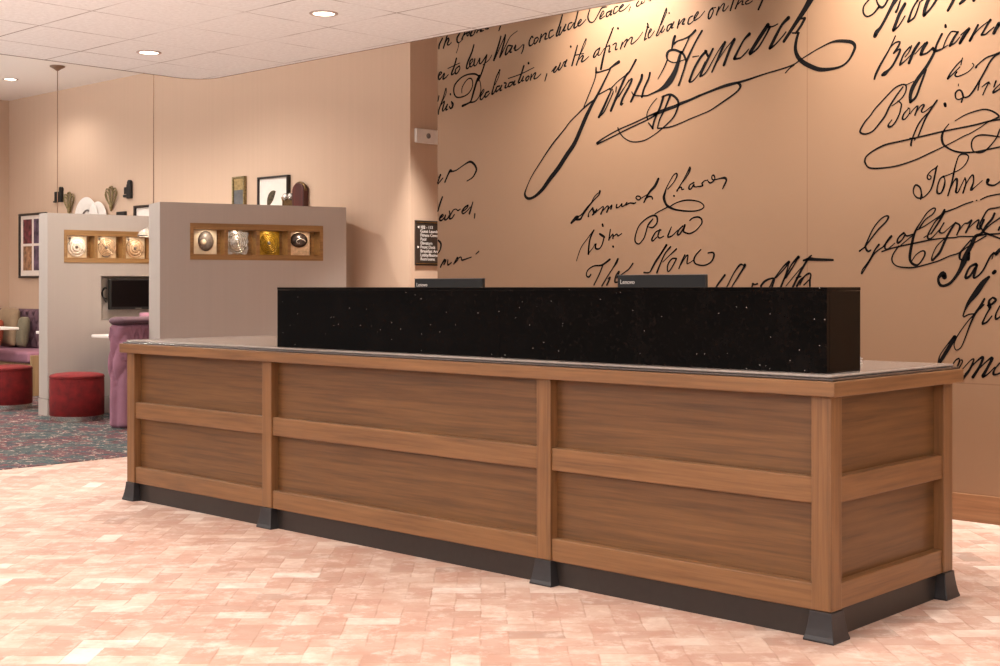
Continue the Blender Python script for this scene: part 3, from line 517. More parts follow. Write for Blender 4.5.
'geo': '-3432,1365,10 -3401,1386,8 -3383,1407,8 -3326,1474,9 -3281,1515,9 -3266,1540,12 -3281,1546,8 -3315,1526,8 -3354,1480,8 -3389,1412,9 -3398,1386,12 -3383,1362,12 -3366,1369,8/-3320,1397,12 -3343,1369,9 -3366,1327,11 -3389,1296,9 -3412,1269,8 -3421,1246,8 -3415,1248,7 -3383,1296,7 -3343,1353,8 -3297,1384,7/-3297,1384,8 -3269,1415,8 -3247,1440,10 -3258,1435,8 -3281,1404,9 -3286,1378,10 -3269,1373,8 -3230,1403,5/-3180,1454,12 -3202,1439,9 -3216,1419,10 -3213,1403,13 -3191,1418,8 -3174,1443,10/-3174,1449,8 -3163,1438,8 -3130,1447,6/-3208,1382,6 -3130,1442,6/-3303,1360,8 -3230,1380,8 -3141,1396,9 -3038,1414,8 -2958,1422,7 -2905,1423,7 -2879,1428,7 -2801,1426,7 -2750,1434,8 -2675,1437,8/-3208,1387,8 -3236,1351,8 -3247,1320,9 -3236,1294,8 -3202,1278,8 -3130,1274,9 -3065,1287,7 -2995,1306,7 -2931,1331,7 -2884,1345,7 -2832,1379,6 -2745,1427,7/-3097,1472,9 -3065,1517,7 -3022,1547,7 -3008,1572,8 -3022,1575,7 -3054,1553,7 -3087,1508,7 -3119,1457,12 -3136,1396,16 -3147,1334,16 -3141,1303,14 -3119,1287,14 -3097,1292,9 -3070,1328,9 -3065,1353,10 -3081,1359,7 -3114,1339,6 -3136,1308,6/-2960,1565,12 -2974,1540,15 -3011,1505,7 -3049,1440,10 -3043,1419,12 -3022,1429,7 -2979,1474,5/-3108,1467,6 -3065,1487,6 -2995,1530,6 -2974,1545,6/-2963,1549,9 -2990,1505,11 -3032,1445,8/-3070,1428,6 -3038,1445,5/-2958,1554,9 -2910,1568,7 -2858,1588,7 -2812,1601,6/-2795,1605,6 -2791,1606,6/-2773,1608,6 -2735,1623,7 -2675,1632,7 -2650,1636,7/-2963,1499,8 -2979,1474,8 -2987,1454,11 -2968,1448,7 -2942,1468,5 -2905,1497,6/-2902,1499,9 -2931,1457,12 -2958,1407,13 -2984,1352,14 -3011,1322,12 -3027,1309,11 -3024,1337,6 -3000,1383,6 -2963,1417,6/-2900,1497,9 -2879,1481,10 -2895,1436,8/-2884,1456,5 -2858,1490,6 -2837,1494,10 -2817,1509,9 -2832,1479,10 -2848,1447,11/-2837,1464,4 -2807,1493,6 -2781,1508,8 -2791,1473,10/-2791,1468,9 -2776,1462,11 -2776,1487,8 -2761,1517,9 -2735,1556,9 -2695,1564,8 -2675,1568,7/-2702,1537,12 -2715,1510,12 -2745,1476,13 -2761,1447,14 -2781,1433,10/-2776,1477,8 -2756,1447,10 -2735,1436,12 -2695,1421,9 -2675,1413,9 -2650,1409,9/-2756,1507,12 -2771,1472,10/-2675,1514,8 -2725,1481,7 -2750,1457,6/-2675,1469,11 -2682,1455,10',
'ja': '-2776,1438,10 -2801,1423,19 -2819,1384,22 -2848,1334,24 -2858,1304,30 -2879,1259,20 -2910,1214,15 -2937,1189,15 -2968,1179,15 -2987,1189,16 -2992,1219,15 -2968,1242,27 -2960,1224,27/-2822,1409,8 -2863,1365,8 -2879,1340,13 -2879,1315,11 -2858,1309,8/-2837,1314,20 -2832,1344,14/-2796,1288,15 -2827,1274,11 -2848,1234,12 -2848,1219,15 -2827,1229,11 -2801,1268,12/-2791,1283,13 -2804,1243,15 -2807,1218,10 -2781,1233,9 -2756,1263,9 -2725,1322,10 -2705,1342,11/-2660,1365,19 -2675,1356,19 -2695,1337,18/-2705,1342,5 -2715,1312,5/-2700,1250,19 -2708,1243,17',
'george': '-2730,1223,14 -2761,1193,27 -2796,1144,30 -2832,1098,19 -2853,1058,10 -2863,1028,8/-2858,1023,8 -2832,1036,8 -2807,1039,8/-2753,1114,11 -2776,1074,14 -2801,1039,12 -2827,983,9 -2848,928,7 -2869,877,6 -2884,861,6 -2900,856,6 -2910,880,6 -2900,911,6 -2879,947,6 -2837,1003,6 -2807,1034,8/-2756,1086,8 -2776,1064,7/-2705,1119,12 -2695,1109,13 -2715,1089,11 -2735,1082,12/-2710,1122,9 -2730,1104,12 -2725,1074,20 -2725,1069,11 -2745,1034,8 -2763,994,11/-2763,989,10 -2740,1000,9 -2715,1030,7/-2675,1080,8 -2695,1040,9 -2695,1015,12 -2675,1026,8 -2655,1050,8',
'james': '-2905,921,20 -2926,885,20 -2958,833,20 -2984,792,17/-2910,926,8 -2974,843,5 -2990,807,8 -2992,781,9 -2984,761,7/-2926,769,5 -2900,805,8 -2884,813,9/-2879,806,9 -2889,780,10 -2895,765,12/-2884,765,8 -2866,796,6 -2869,806,9/-2869,756,5 -2827,803,6 -2807,814,8 -2817,783,11 -2837,747,12 -2866,711,15/-2853,737,4 -2796,799,7 -2761,825,14 -2776,780,13 -2812,723,16/-2807,739,5 -2740,806,8 -2713,822,15 -2735,777,14 -2761,731,17/-2761,726,12 -2735,742,7 -2700,778,6/-2675,799,8 -2700,768,8 -2708,743,13 -2695,741,9 -2675,749,8 -2650,770,7',
'left1': '-6660,1902,9 -6630,1957,16/-6645,1940,14 -6625,1956,11/-6655,1895,9 -6605,1934,9/-6585,1905,14 -6556,1952,14 -6531,1982,20 -6516,1974,13/-6531,1975,14 -6477,1979,9 -6399,2012,9 -6341,2030,16 -6303,2012,18 -6279,1977,17 -6294,1944,13 -6322,1918,10 -6370,1900,8',
'left2': '-6610,1802,13 -6635,1754,16 -6655,1706,13/-6541,1700,12 -6531,1677,13 -6501,1707,9 -6475,1712,8 -6457,1701,11 -6433,1711,7/-6421,1691,9 -6378,1709,9 -6357,1734,11 -6394,1718,13 -6417,1691,14 -6404,1678,11 -6365,1698,8 -6337,1721,7/-6313,1754,8 -6332,1707,14 -6346,1677,17/-6294,1672,13 -6298,1644,10/-6640,1654,10 -6604,1668,10 -6606,1680,12 -6630,1666,15 -6637,1642,16 -6616,1640,12 -6587,1660,10/-6580,1673,14 -6589,1645,15 -6565,1646,11 -6539,1675,10/-6532,1673,14 -6542,1649,15 -6516,1651,11 -6492,1675,10',
'left3': '-6650,1500,14 -6625,1478,17 -6630,1440,13 -6650,1413,10/-6630,1314,13 -6605,1349,11 -6590,1366,13/-6625,1328,9 -6580,1363,11 -6576,1356,11 -6595,1332,13/-6556,1362,11 -6556,1328,13 -6521,1344,9/-6497,1334,11 -6462,1378,13 -6457,1364,10 -6482,1344,11/-6462,1368,8 -6428,1381,10 -6419,1360,13 -6394,1363,11 -6327,1379,8/-6284,1399,9 -6256,1416,10',
}
# handwriting on the back wall: one mesh per line of script or signature
def ribbon(bm, pts, y):
    n = len(pts)
    P = [Vector((p[0], p[1], p[2])) for p in pts]
    if n > 2:
        S_ = []
        for i in range(n-1):
            p0 = P[max(i-1, 0)]; p1 = P[i]; p2 = P[i+1]; p3 = P[min(i+2, n-1)]
            k = 5 if (p2-p1).length > 0.03 else 3
            for j in range(k):
                t = j/k
                q = 0.5*((2*p1) + (p2-p0)*t + (2*p0-5*p1+4*p2-p3)*t*t + (3*p1-p0-3*p2+p3)*t**3)
                S_.append(q)
        S_.append(P[-1]); P = S_
    L, Rr = [], []
    m = len(P)
    for i, p in enumerate(P):
        d = P[min(i+1, m-1)] - P[max(i-1, 0)]
        d = Vector((d.x, d.y)); d = d.normalized() if d.length > 1e-9 else Vector((1, 0))
        w = max(p.z, 0.0015)/2
        L.append(bm.verts.new((p.x - d.y*w, y, p.y + d.x*w)))
        Rr.append(bm.verts.new((p.x + d.y*w, y, p.y - d.x*w)))
    for i in range(m-1):
        bm.faces.new((L[i], L[i+1], Rr[i+1], Rr[i]))
    for p in (P[0], P[-1]):
        r = max(p.z, 0.0015)/2
        bm.faces.new([bm.verts.new((p.x + r*math.cos(2*math.pi*k/10), y, p.y + r*math.sin(2*math.pi*k/10))) for k in range(10)])

for key, data in INK.items():
    bm = BM()
    for st in data.split('/'):
        ribbon(bm, [tuple(int(v)/1000 for v in p.split(',')) for p in st.split(' ')], Y_MURAL-0.0015)
    kind = 'script_line' if key in ('heading', 'text1', 'text2') else 'signature'
    o = obj(kind, bm, M['ink'], back)

# ---------------------------------------------------------------- recessed lamps
def downlight(loc, label, energy, group, spread=77, z=H_CLOUD, blend=0.6, tilt=0.0):
    t = thing('recessed_downlight', label, 'ceiling light', (loc[0], loc[1], z), 0, group)
    bm = BM()
    lathe_ring(bm, 0.062, 0.082, -0.006, 0.0)
    obj('trim_ring', bm, M['ring'], t, smooth=False)
    bm = BM(); lathe(bm, [(0.062, -0.003), (0.062, -0.001)], 32)
    obj('lens', bm, M['lamp_glow'], t)
    l = bpy.data.lights.new('lamp', 'SPOT')
    l.energy = energy; l.color = LAMP_COLOR; l.spot_size = math.radians(spread); l.spot_blend = blend
    l.shadow_soft_size = 0.06
    lo = bpy.data.objects.new('lamp', l); COL.objects.link(lo)
    lo.parent = t; lo.location = (0, 0, -0.02); lo.rotation_euler = (math.radians(tilt), 0, 0)
    return t

def lathe_ring(bm, r0, r1, z0, z1, seg=40):
    prof = [(r0, z1), (r0, z0), ((r0+r1)/2, z0-0.002), (r1, z0+0.002), (r1, z1)]
    rings = [[bm.verts.new((r*math.cos(2*math.pi*i/seg), r*math.sin(2*math.pi*i/seg), z)) for i in range(seg)] for r, z in prof]
    for a, b in zip(rings, rings[1:] + [rings[0]]):
        for i in range(seg):
            bm.faces.new((a[i], a[(i+1) % seg], b[(i+1) % seg], b[i]))

cloud_spots = [(-7.75, 4.82), (-5.92, 4.82), (-4.09, 4.82), (-2.26, 4.82), (-0.43, 4.82)]
for yy in (2.99, 1.16, -0.67):
    cloud_spots += [(-7.75, yy), (-5.92, yy), (-4.09, yy), (-2.26, yy), (-0.43, yy)]
for i, (x, y) in enumerate(cloud_spots):
    lab = ['round recessed downlight in the tiled ceiling near its rounded corner',
           'round recessed downlight in the tiled ceiling above the sign wall'][i] if i < 2 else 'round recessed downlight in the tiled ceiling out over the lobby floor'
    downlight((x, y), lab, CLOUD_SPOT, 'recessed downlights of the tiled ceiling')
for x in (-5.0, -3.17, -1.34, 0.49):
    downlight((x, 5.90), 'round recessed downlight washing the lettered bronze wall', WASH_SPOT, 'wall washing downlights', 96, H_UPPER, 1.0, 26)
lounge = [(-13.80, 6.86), (-11.95, 5.7), (-10.15, 6.0), (-13.8, 4.0), (-11.95, 3.6), (-10.15, 3.6)]
for i, (x, y) in enumerate(lounge):
    downlight((x, y), 'small recessed downlight in the higher white ceiling over the corner banquette' if i == 0 else 'small recessed downlight in the higher white ceiling past the tiled edge',
              (LOUNGE_SPOT, LOUNGE_SPOT*0.3)[i == 0] if i < 3 else LOUNGE_SPOT*0.6, 'lounge downlights', 150, H_UPPER)

downlight((-7.70, 7.30), 'small recessed downlight in the higher white ceiling at the corridor corner', 700, 'lounge downlights', 62, H_UPPER, 0.7)

# ---------------------------------------------------------------- reception desk
X0, X1, YF, YB = -6.512, -2.188, 3.912, 4.83       # faces of the posts
desk = thing('reception_desk', 'long walnut panelled reception desk with black granite screen on brick floor', 'desk', (-4.37, 4.38, 0))
PW = 0.073
def post(cx, cy):
    bm = BM(); box(bm, cx-PW/2, cx+PW/2, cy-PW/2, cy+PW/2, 0.10, 0.814)
    obj('post', bm, M['wood_z'], desk, 0.003, rel=True)
    bm = BM()
    prof = [(0.057, 0.0), (0.057, 0.007), (0.0525, 0.020), (0.048, 0.042), (0.0445, 0.065), (0.042, 0.085), (0.041, 0.099)]
    rings = []
    for r, z in prof:
        rings.append([bm.verts.new((cx+sx*r, cy+sy*r, z)) for sx, sy in ((-1,-1),(1,-1),(1,1),(-1,1))])
    for a, b in zip(rings, rings[1:]):
        for i in range(4): bm.faces.new((a[i], a[(i+1) % 4], b[(i+1) % 4], b[i]))
    bm.faces.new(rings[0][::-1]); bm.faces.new(rings[-1])
    obj('foot', bm, M['foot'], desk, 0.0025, rel=True)
px = [X0+PW/2, -5.242, -3.447, X1-PW/2]
for x in px: post(x, YF+PW/2)
post(X1-PW/2, YB-PW/2); post(X0+PW/2, YB-PW/2)
# carcass with recessed panels
RP = 0.042
for a, b in zip(px, px[1:]):
    xa, xb = a+PW/2, b-PW/2
    for z0, z1 in ((0.541, 0.814), (0.186, 0.452)):
        bm = BM(); box(bm, xa-0.01, xb+0.01, YF+RP, YF+RP+0.018, z0-0.01, z1+0.0)
        obj('front_panel', bm, M['panel_x'], desk, rel=True)
    for z0, z1 in ((0.452, 0.541), (0.097, 0.186)):
        bm = BM(); box(bm, xa, xb, YF+0.008, YF+RP+0.004, z0, z1)
        obj('rail', bm, M['wood_x'], desk, 0.004, rel=True)
for s, xs in ((1, X1), (-1, X0)):
    ya, yb = YF+PW, YB-PW
    for z0, z1 in ((0.541, 0.814), (0.186, 0.452)):
        bm = BM(); xa, xb = sorted((xs-s*RP, xs-s*(RP+0.018))); box(bm, xa, xb, ya-0.01, yb+0.01, z0-0.01, z1)
        obj('side_panel', bm, M['panel_y'], desk, rel=True)
    for z0, z1 in ((0.452, 0.541), (0.097, 0.186)):
        bm = BM(); xa, xb = sorted((xs-s*0.008, xs-s*(RP+0.004))); box(bm, xa, xb, ya, yb, z0, z1)
        obj('rail', bm, M['wood_y'], desk, 0.004, rel=True)
bm = BM()
k = 0.03
box(bm, X0+k, X1-k, YF+k, YF+k+0.02, 0.0, 0.108)
box(bm, X1-k-0.02, X1-k, YF+k+0.02, YB-k, 0.0, 0.108)
box(bm, X0+k, X0+k+0.02, YF+k+0.02, YB-k, 0.0, 0.108)
obj('kick_board', bm, M['kick'], desk, rel=True, label='black kick board')
# counter: wood edge frame, then stone top, lower step coloured dark as shadow line
o_ = 0.03
def edge_piece(pts, mat):
    bm = BM(); prism(bm, pts, 0.812, 0.862)
    obj('counter_edge', bm, mat, desk, 0.003, rel=True)
ax, bx_, ay, by_, wd = X0-o_, X1+o_, YF-o_, YB+o_, 0.12
edge_piece([(ax, ay), (bx_, ay), (bx_-wd, ay+wd), (ax+wd, ay+wd)], M['wood_x'])
edge_piece([(ax, by_), (ax+wd, by_-wd), (bx_-wd, by_-wd), (bx_, by_)], M['wood_x'])
edge_piece([(bx_, ay), (bx_, by_), (bx_-wd, by_-wd), (bx_-wd, ay+wd)], M['wood_y'])
edge_piece([(ax, by_), (ax, ay), (ax+wd, ay+wd), (ax+wd, by_-wd)], M['wood_y'])
def stone(bm, i0, z0, i1, z1):
    box(bm, X0-o_+i0, X1+o_-i0, YF-o_+i0, YB+o_-i0, z0, z1)
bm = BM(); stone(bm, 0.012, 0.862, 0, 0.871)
slab = obj('counter_slab', bm, M['slab_shaded'], desk, 0.004, rel=True, seg=3, label='lower stone step, shadow line in its colour')
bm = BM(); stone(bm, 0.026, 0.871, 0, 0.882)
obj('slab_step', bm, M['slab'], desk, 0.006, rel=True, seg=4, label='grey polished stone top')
# granite screen
GX0, GX1, GY0, GY1 = -5.224, -2.232, 3.963, 4.194
ZG0, ZG1 = 0.882, 1.172
for a, b in ((GX0, -3.731), (-3.7295, GX1)):
    bm = BM(); box(bm, a, b, GY0, GY0+0.02, ZG0, ZG1-0.013)
    obj('screen_panel', bm, M['granite'], desk, 0.0012, rel=True, label='black speckled granite')
for a, b in ((GX0, GX0+0.02), (GX1-0.02, GX1)):
    bm = BM(); box(bm, a, b, GY0+0.0205, GY1, ZG0, ZG1-0.013)
    obj('screen_end', bm, M['granite'], desk, 0.0012, rel=True, label='black speckled granite')
bm = BM(); box(bm, GX0+0.02, GX1-0.02, GY1-0.02, GY1, ZG0, ZG1-0.013)
obj('screen_back', bm, M['granite'], desk, 0.0012, rel=True, label='black speckled granite')
bm = BM(); box(bm, GX0-0.001, GX1+0.001, GY0-0.001, GY1+0.001, ZG1-0.0125, ZG1)
obj('screen_cap', bm, M['granite'], desk, 0.002, rel=True, label='black speckled granite')

# ---------------------------------------------------------------- on the counter
def monitor(xl, xr, ztop, label, yaw=0.0):
    w = xr-xl
    t = thing('monitor', label, 'monitor', ((xl+xr)/2, 4.5, 0.8825), yaw)
    h = ztop-0.8825
    bm = BM(); box(bm, -w/2, w/2, -0.008, 0.012, h-0.295, h)
    obj('back_shell', bm, M['black'], t, 0.004)
    bm = BM(); box(bm, -w/2+0.004, w/2-0.004, 0.012, 0.0135, h-0.29, h-0.006)
    obj('display', bm, M['gloss_black'], t)
    bm = BM(); box(bm, -w/2-0.0005, w/2+0.0005, -0.009, 0.0125, h, h+0.0025)
    obj('bezel_edge', bm, M['grey'], t, label='grey top edge')
    bm = BM(); box(bm, -0.11, 0.11, -0.035, -0.008, h-0.25, h-0.09)
    obj('electronics_bulge', bm, M['black'], t, 0.01)
    bm = BM(); box(bm, -0.03, 0.03, -0.06, -0.03, 0.008, h-0.12)
    obj('stand_neck', bm, M['black'], t, 0.004)
    bm = BM(); lathe(bm, [(0.1, 0.0), (0.1, 0.006), (0.085, 0.010)], 36, (0, -0.03, 0), sx=1.15, sy=0.8)
    obj('stand_base', bm, M['black'], t)
    lettering('brand_lettering', 'Lenovo', 0.026, M['white_text'], t, (-w/2+0.016, -0.0092, h-0.037), (math.pi/2, 0, 0))
    return t
monitor(-4.811, -4.341, 1.213, 'back of a black monitor above the granite screen in front of the bronze wall edge')
monitor(-3.534, -3.08, 1.223, 'back of a black monitor above the granite screen, under the black handwriting', 0.0)
bm = BM()
for i in range(8):
    a = 0.006*math.sin(i*2.3)
    box(bm, -2.70+a, -2.412+a, 4.42, 4.54, 0.8825+i*0.0035, 0.8825+i*0.0035+0.0031)
tag(obj('card_stack', bm, M['white']), 'low stack of white cards on the counter behind the granite', 'paper stack')

# ---------------------------------------------------------------- dividers with lit niches
def frame_boxes(bm, x0, x1, z0, z1, w, y0, y1):
    box(bm, x0, x1, y0, y1, z1-w, z1); box(bm, x0, x1, y0, y1, z0, z0+w)
    box(bm, x0, x0+w, y0, y1, z0+w, z1-w); box(bm, x1-w, x1, y0, y1, z0+w, z1-w)

def divider(label, loc, rz, L, th, top, n0, tv=None):
    t = thing('room_divider', label, 'half wall', loc, rz)
    n1 = n0+1.148
    nz0, nz1, nd = 1.40, 1.70, 0.15
    bm = BM()
    xs = sorted({0.0, n0, n1, L} | ({tv[0], tv[1]} if tv else set()))
    def solid(x0, x1, z0, z1, y0=0.0): box(bm, x0, x1, y0, th, z0, z1)
    solid(0, L, nz1, top)
    solid(0, n0, nz0, nz1); solid(n1, L, nz0, nz1); solid(n0, n1, nz0, nz1, nd)
    if tv:
        x0, x1, z0, z1 = tv
        solid(0, L, z1, nz0); solid(0, x0, z0, z1); solid(x1, L, z0, z1); solid(x0, x1, z0, z1, 0.11); solid(0, L, 0.16, z0)
    else:
        solid(0, L, 0.16, nz0)
    bmesh.ops.remove_doubles(bm, verts=bm.verts, dist=1e-5)
    obj('wall_body', bm, M['divider'], t)
    bm = BM(); box(bm, -0.004, L+0.004, -0.004, th+0.004, 0.004, 0.153)
    obj('base_trim', bm, M['divider'], t, 0.002)
    bm = BM()
    frame_boxes(bm, n0, n1, nz0, nz1, 0.03, -0.006, nd-0.008)
    f = obj('niche_frame', bm, M['niche_wood'], t, 0.0015)
    bm = BM(); box(bm, n0+0.03, n1-0.03, -0.005, nd-0.008, nz0+0.03, nz0+0.046); box(bm, n0+0.03, n1-0.03, -0.005, nd-0.008, nz1-0.05, nz1-0.03)
    obj('niche_sill', bm, M['niche_wood'], f)
    bm = BM(); box(bm, n0+0.03, n1-0.03, nd-0.012, nd-0.004, nz0+0.03, nz1-0.03)
    obj('niche_back', bm, M['niche_wood'], f)
    for i in range(1, 4):
        x = n0+0.03+1.088*i/4
        bm = BM(); box(bm, x-0.014, x+0.014, 0.0, nd-0.012, nz0+0.046, nz1-0.05)
        obj('niche_post', bm, M['niche_wood'], f)
    cent = [n0+0.03+1.088*(i+0.5)/4 for i in range(4)]
    mw = Matrix.Translation(loc) @ Matrix.Rotation(rz, 4, 'Z')
    for i, x in enumerate(cent):
        l = bpy.data.lights.new('niche_lamp', 'SPOT'); l.energy = NICHE_W; l.color = (1, 0.82, 0.62); l.shadow_soft_size = 0.012
        l.spot_size = math.radians(140); l.spot_blend = 0.6
        lo = bpy.data.objects.new('niche_lamp', l); COL.objects.link(lo); lo.parent = t; lo.location = (x, 0.02, nz1-0.056)
        lo.rotation_euler = (math.radians(28), 0, 0)
    return t, mw, cent
NICHE_W = 1.15

D1 = (-9.336, 5.908, 0); D1R = math.radians(71.15)
D2 = (-11.203, 5.922, 0); D2R = math.radians(81.15)
d1, w1, c1 = divider('taupe half wall behind the left end of the desk, niche with gold tile', D1, D1R, 1.605, 0.38, 1.865, 0.245)
d2, w2, c2 = divider('taupe half wall behind the red ottoman with television recess below its niche', D2, D2R, 1.62, 0.23, 1.85, 0.15, (0.497, 1.2, 0.87, 1.279))

def art_tile(mw, rz, x, label, back_m, ring_m, style, w=0.195, h=0.203):
    base = mw @ Vector((x, 0.118, 1.4465))
    t = thing('decorative_tile', label, 'decorative tile', base, rz, None)
    bm = BM()
    if style == 'ornate':
        pts = []
        for i in range(80):
            a = 2*math.pi*i/80
            c, s = math.cos(a), math.sin(a)
            k = 1/max(abs(c), abs(s))
            k = min(k, 1.32)*(1+0.045*math.sin(11*a))
            pts.append((c*k*w/2*0.95, s*k*h/2*0.95))
        lo = [bm.verts.new((p[0], 0.012, h/2+p[1])) for p in pts]; hi = [bm.verts.new((p[0], -0.006, h/2+p[1])) for p in pts]
        bm.faces.new(lo); bm.faces.new(hi[::-1])
        for i in range(80): bm.faces.new((lo[i], hi[i], hi[(i+1) % 80], lo[(i+1) % 80]))
        zmin = min(v.co.z for v in bm.verts); bmesh.ops.translate(bm, verts=bm.verts, vec=(0, 0, -zmin))
        obj('backing', bm, back_m, t)
    else:
        box(bm, -w/2, w/2, -0.006, 0.012, 0, h)
        obj('backing', bm, back_m, t, 0.003)
    bm = BM()
    cx, cz = 0.0, h*0.5
    if style == 'oval':
        lathe(bm, [(0.080, 0.0), (0.078, 0.006), (0.060, 0.014), (0.03, 0.02), (0.004, 0.022)], 40, (0.005, -0.006, cz+0.01), 'Y', sx=0.82, sy=1.05)
        obj('medallion', bm, ring_m, t, smooth=True)
        bm = BM(); lathe(bm, [(0.026, 0.0), (0.022, 0.007), (0.01, 0.011), (0.002, 0.012)], 24, (-0.02, -0.024, cz), 'Y')
        obj('boss', bm, M['cream'], t, smooth=True)
    elif style == 'shell':
        lathe(bm, [(0.078, 0.0), (0.076, 0.008), (0.05, 0.018), (0.02, 0.022), (0.004, 0.023)], 40, (-0.002, -0.006, cz+0.03), 'Y', sx=1.0, sy=0.82)
        obj('medallion', bm, ring_m, t, smooth=True)
        bm = BM(); tube(bm, [(0.05*math.cos(a)*(1-a/9), -0.029, cz+0.015+0.03*math.sin(a)*(1-a/9)) for a in [i*0.35 for i in range(14)]], 0.005, 6)
        obj('swirl', bm, M['silver'], t, smooth=True)
    else:
        n = {'rings': 5, 'ornate': 4, 'disc': 3}[style]
        off = 0.012 if style == 'rings' else 0.0
        for i in range(n):
            r = 0.076*(1-i/n)+0.006
            c = (off*(1-i/n), -0.008-0.002*i, cz)
            tube(bm, [(c[0]+r*math.cos(2*math.pi*k/40)*0.98, c[1], c[2]+r*math.sin(2*math.pi*k/40)*1.06) for k in range(40)], 0.0062 if style != 'disc' else 0.009, 7, True)
        lathe(bm, [(0.078, 0.0), (0.074, 0.004), (0.02, 0.006)], 40, (off*0.6, -0.006, cz), 'Y')
        obj('medallion', bm, ring_m, t, smooth=True)
        bm = BM(); lathe(bm, [(0.015, 0.0), (0.013, 0.006), (0.004, 0.010)], 20, (0, -0.016, cz), 'Y')
        obj('boss', bm, M['slate'] if style != 'ornate' else M['silver'], t, smooth=True)
        if style in ('disc', 'rings') and ring_m is not M['gold']:
            bm = BM()
            tube(bm, [(-0.04+0.08*i/8, -0.009, 0.026-0.012*math.sin(math.pi*i/8)) for i in range(9)], 0.007, 6)
            obj('accent', bm, M['slate'], t, smooth=True)
            for q, (dx, dz) in ((0.012, (-0.062, -0.025)), (0.008, (-0.068, -0.075))):
                bm = BM(); lathe(bm, [(q, 0.0), (q*0.8, 0.006), (0.002, 0.008)], 14, (dx, -0.006, h+dz), 'Y')
                obj('accent', bm, M['slate'], t, smooth=True)
    return t
art_tile(w1, D1R, c1[0]-0.01, 'cream tile with grey oval relief in the divider niche beside the granite, first cubby', M['cream'], M['slate'], 'oval')
art_tile(w1, D1R, c1[1]-0.01, 'silver tile with scalloped ornate edge, between oval tile and gold tile', M['silver'], M['silver'], 'ornate')
art_tile(w1, D1R, c1[2]-0.01, 'gold tile with concentric rings in a wooden niche cubby', M['gold'], M['gold'], 'rings')
art_tile(w1, D1R, c1[3]-0.01, 'pale tile with dark shell relief, next to the gold tile', M['pearl'], M['dark_shell'], 'shell')
art_tile(w2, D2R, c2[0]-0.01, 'white tile with round ring and grey accents, first cubby of the niche above the ottoman', M['cream'], M['white'], 'disc')
art_tile(w2, D2R, c2[1]+0.0, 'pearly tile with wide concentric rings, niche above the television, middle cubby', M['cream'], M['pearl'], 'rings')
art_tile(w2, D2R, c2[2]+0.012, 'cream tile with tan rings partly hidden by the nearer half wall', M['cream'], M['pearl'], 'disc')
art_tile(w2, D2R, c2[3]-0.01, 'plain pearl tile in the last cubby, hidden behind the nearer half wall', M['pearl'], M['pearl'], 'disc')

tv = thing('television', 'small black television in the half wall recess above the mauve banquette', 'television', w2 @ Vector((0.86, 0.0, 0.965)), D2R)
bm = BM(); box(bm, -0.28, 0.28, 0.0, 0.045, 0, 0.285); obj('casing', bm, M['black'], tv, 0.006)
bm = BM(); box(bm, -0.262, 0.262, -0.0015, 0.001, 0.026, 0.272); obj('screen', bm, M['gloss_black'], tv)
bm = BM(); box(bm, -0.03, 0.03, -0.004, 0.004, 0.006, 0.014); obj('badge', bm, M['grey'], tv)
bm = BM(); box(bm, -0.08, 0.08, 0.045, 0.11, 0.08, 0.2); obj('wall_bracket', bm, M['black'], tv)
bm = BM()
tube(bm, [(-0.30-0.035*math.sin(a), 0.03+0.02*math.sin(a*2), 0.14+0.07*math.cos(a)) for a in [i*math.pi/10 for i in range(0, 11)]], 0.006, 6)
tube(bm, [(-0.285-0.05*math.sin(a), 0.05, 0.15+0.05*math.cos(a*1.0)) for a in [i*math.pi/10 for i in range(0, 11)]], 0.006, 6)
obj('cable', bm, M['black'], tv, smooth=True)

# ---------------------------------------------------------------- lounge furniture
def ottoman(x, y, label):
    t = thing('ottoman', label, 'ottoman', (x, y, 0.004), 0.3)
    bm = BM(); lathe(bm, [(0.226, 0.0), (0.226, 0.047)], 56); obj('base_ring', bm, M['steel'], t, 0.002, label='polished steel base ring')
    bm = BM(); lathe(bm, [(0.226, 0.046), (0.232, 0.053), (0.233, 0.20), (0.232, 0.365), (0.228, 0.378)], 64); obj('drum', bm, M['red_velvet'], t, smooth=True)
    bm = BM(); lathe(bm, [(0.228, 0.378), (0.233, 0.382), (0.233, 0.390), (0.226, 0.400), (0.19, 0.410), (0.12, 0.418), (0.03, 0.421), (0.004, 0.421)], 64); obj('top_cushion', bm, M['red_velvet'], t, smooth=True)
    bm = BM(); tube(bm, [(0.232*math.cos(2*math.pi*i/56), 0.232*math.sin(2*math.pi*i/56), 0.379) for i in range(56)], 0.0035, 6, True); obj('piping', bm, M['red_velvet'], t, smooth=True)
    return t
ottoman(-10.72, 5.945, 'round red velvet ottoman on steel ring in front of the half wall')
ottoman(-12.235, 6.05, 'round red velvet ottoman by the corner banquette, cut by the photo edge')

def tufted(bm, path, z0, z1, dw, dh, zlo, zhi, depth=0.03, nz=150, per=0.01):
    """path: list of (x, y, nx, ny) at equal steps of arc length 'per'"""
    rows = []
    for j in range(nz+1):
        z = z0+(z1-z0)*j/nz
        row = []
        for i, (x, y, nx, ny) in enumerate(path):
            u = i*per
            a = u/dw + (z-zlo)/dh; b = u/dw - (z-zlo)/dh
            dia = (abs(math.sin(math.pi*a))*abs(math.sin(math.pi*b)))**0.32
            flute = abs(math.sin(math.pi*u/dw))**0.4
            if zlo < z < zhi: k = 1.0
            else:
                k = max(0.0, 1-min(abs(z-zlo), abs(z-zhi))/0.07)
            d = depth*(k*dia+(1-k)*flute)
            e = min(j, nz-j)/6.0
            d *= min(1, e)**0.5 if e < 1 else 1
            row.append(bm.verts.new((x+nx*d, y+ny*d, z)))
        rows.append(row)
    for A, B in zip(rows, rows[1:]):
        for i in range(len(path)-1):
            bm.faces.new((A[i], A[i+1], B[i+1], B[i]))

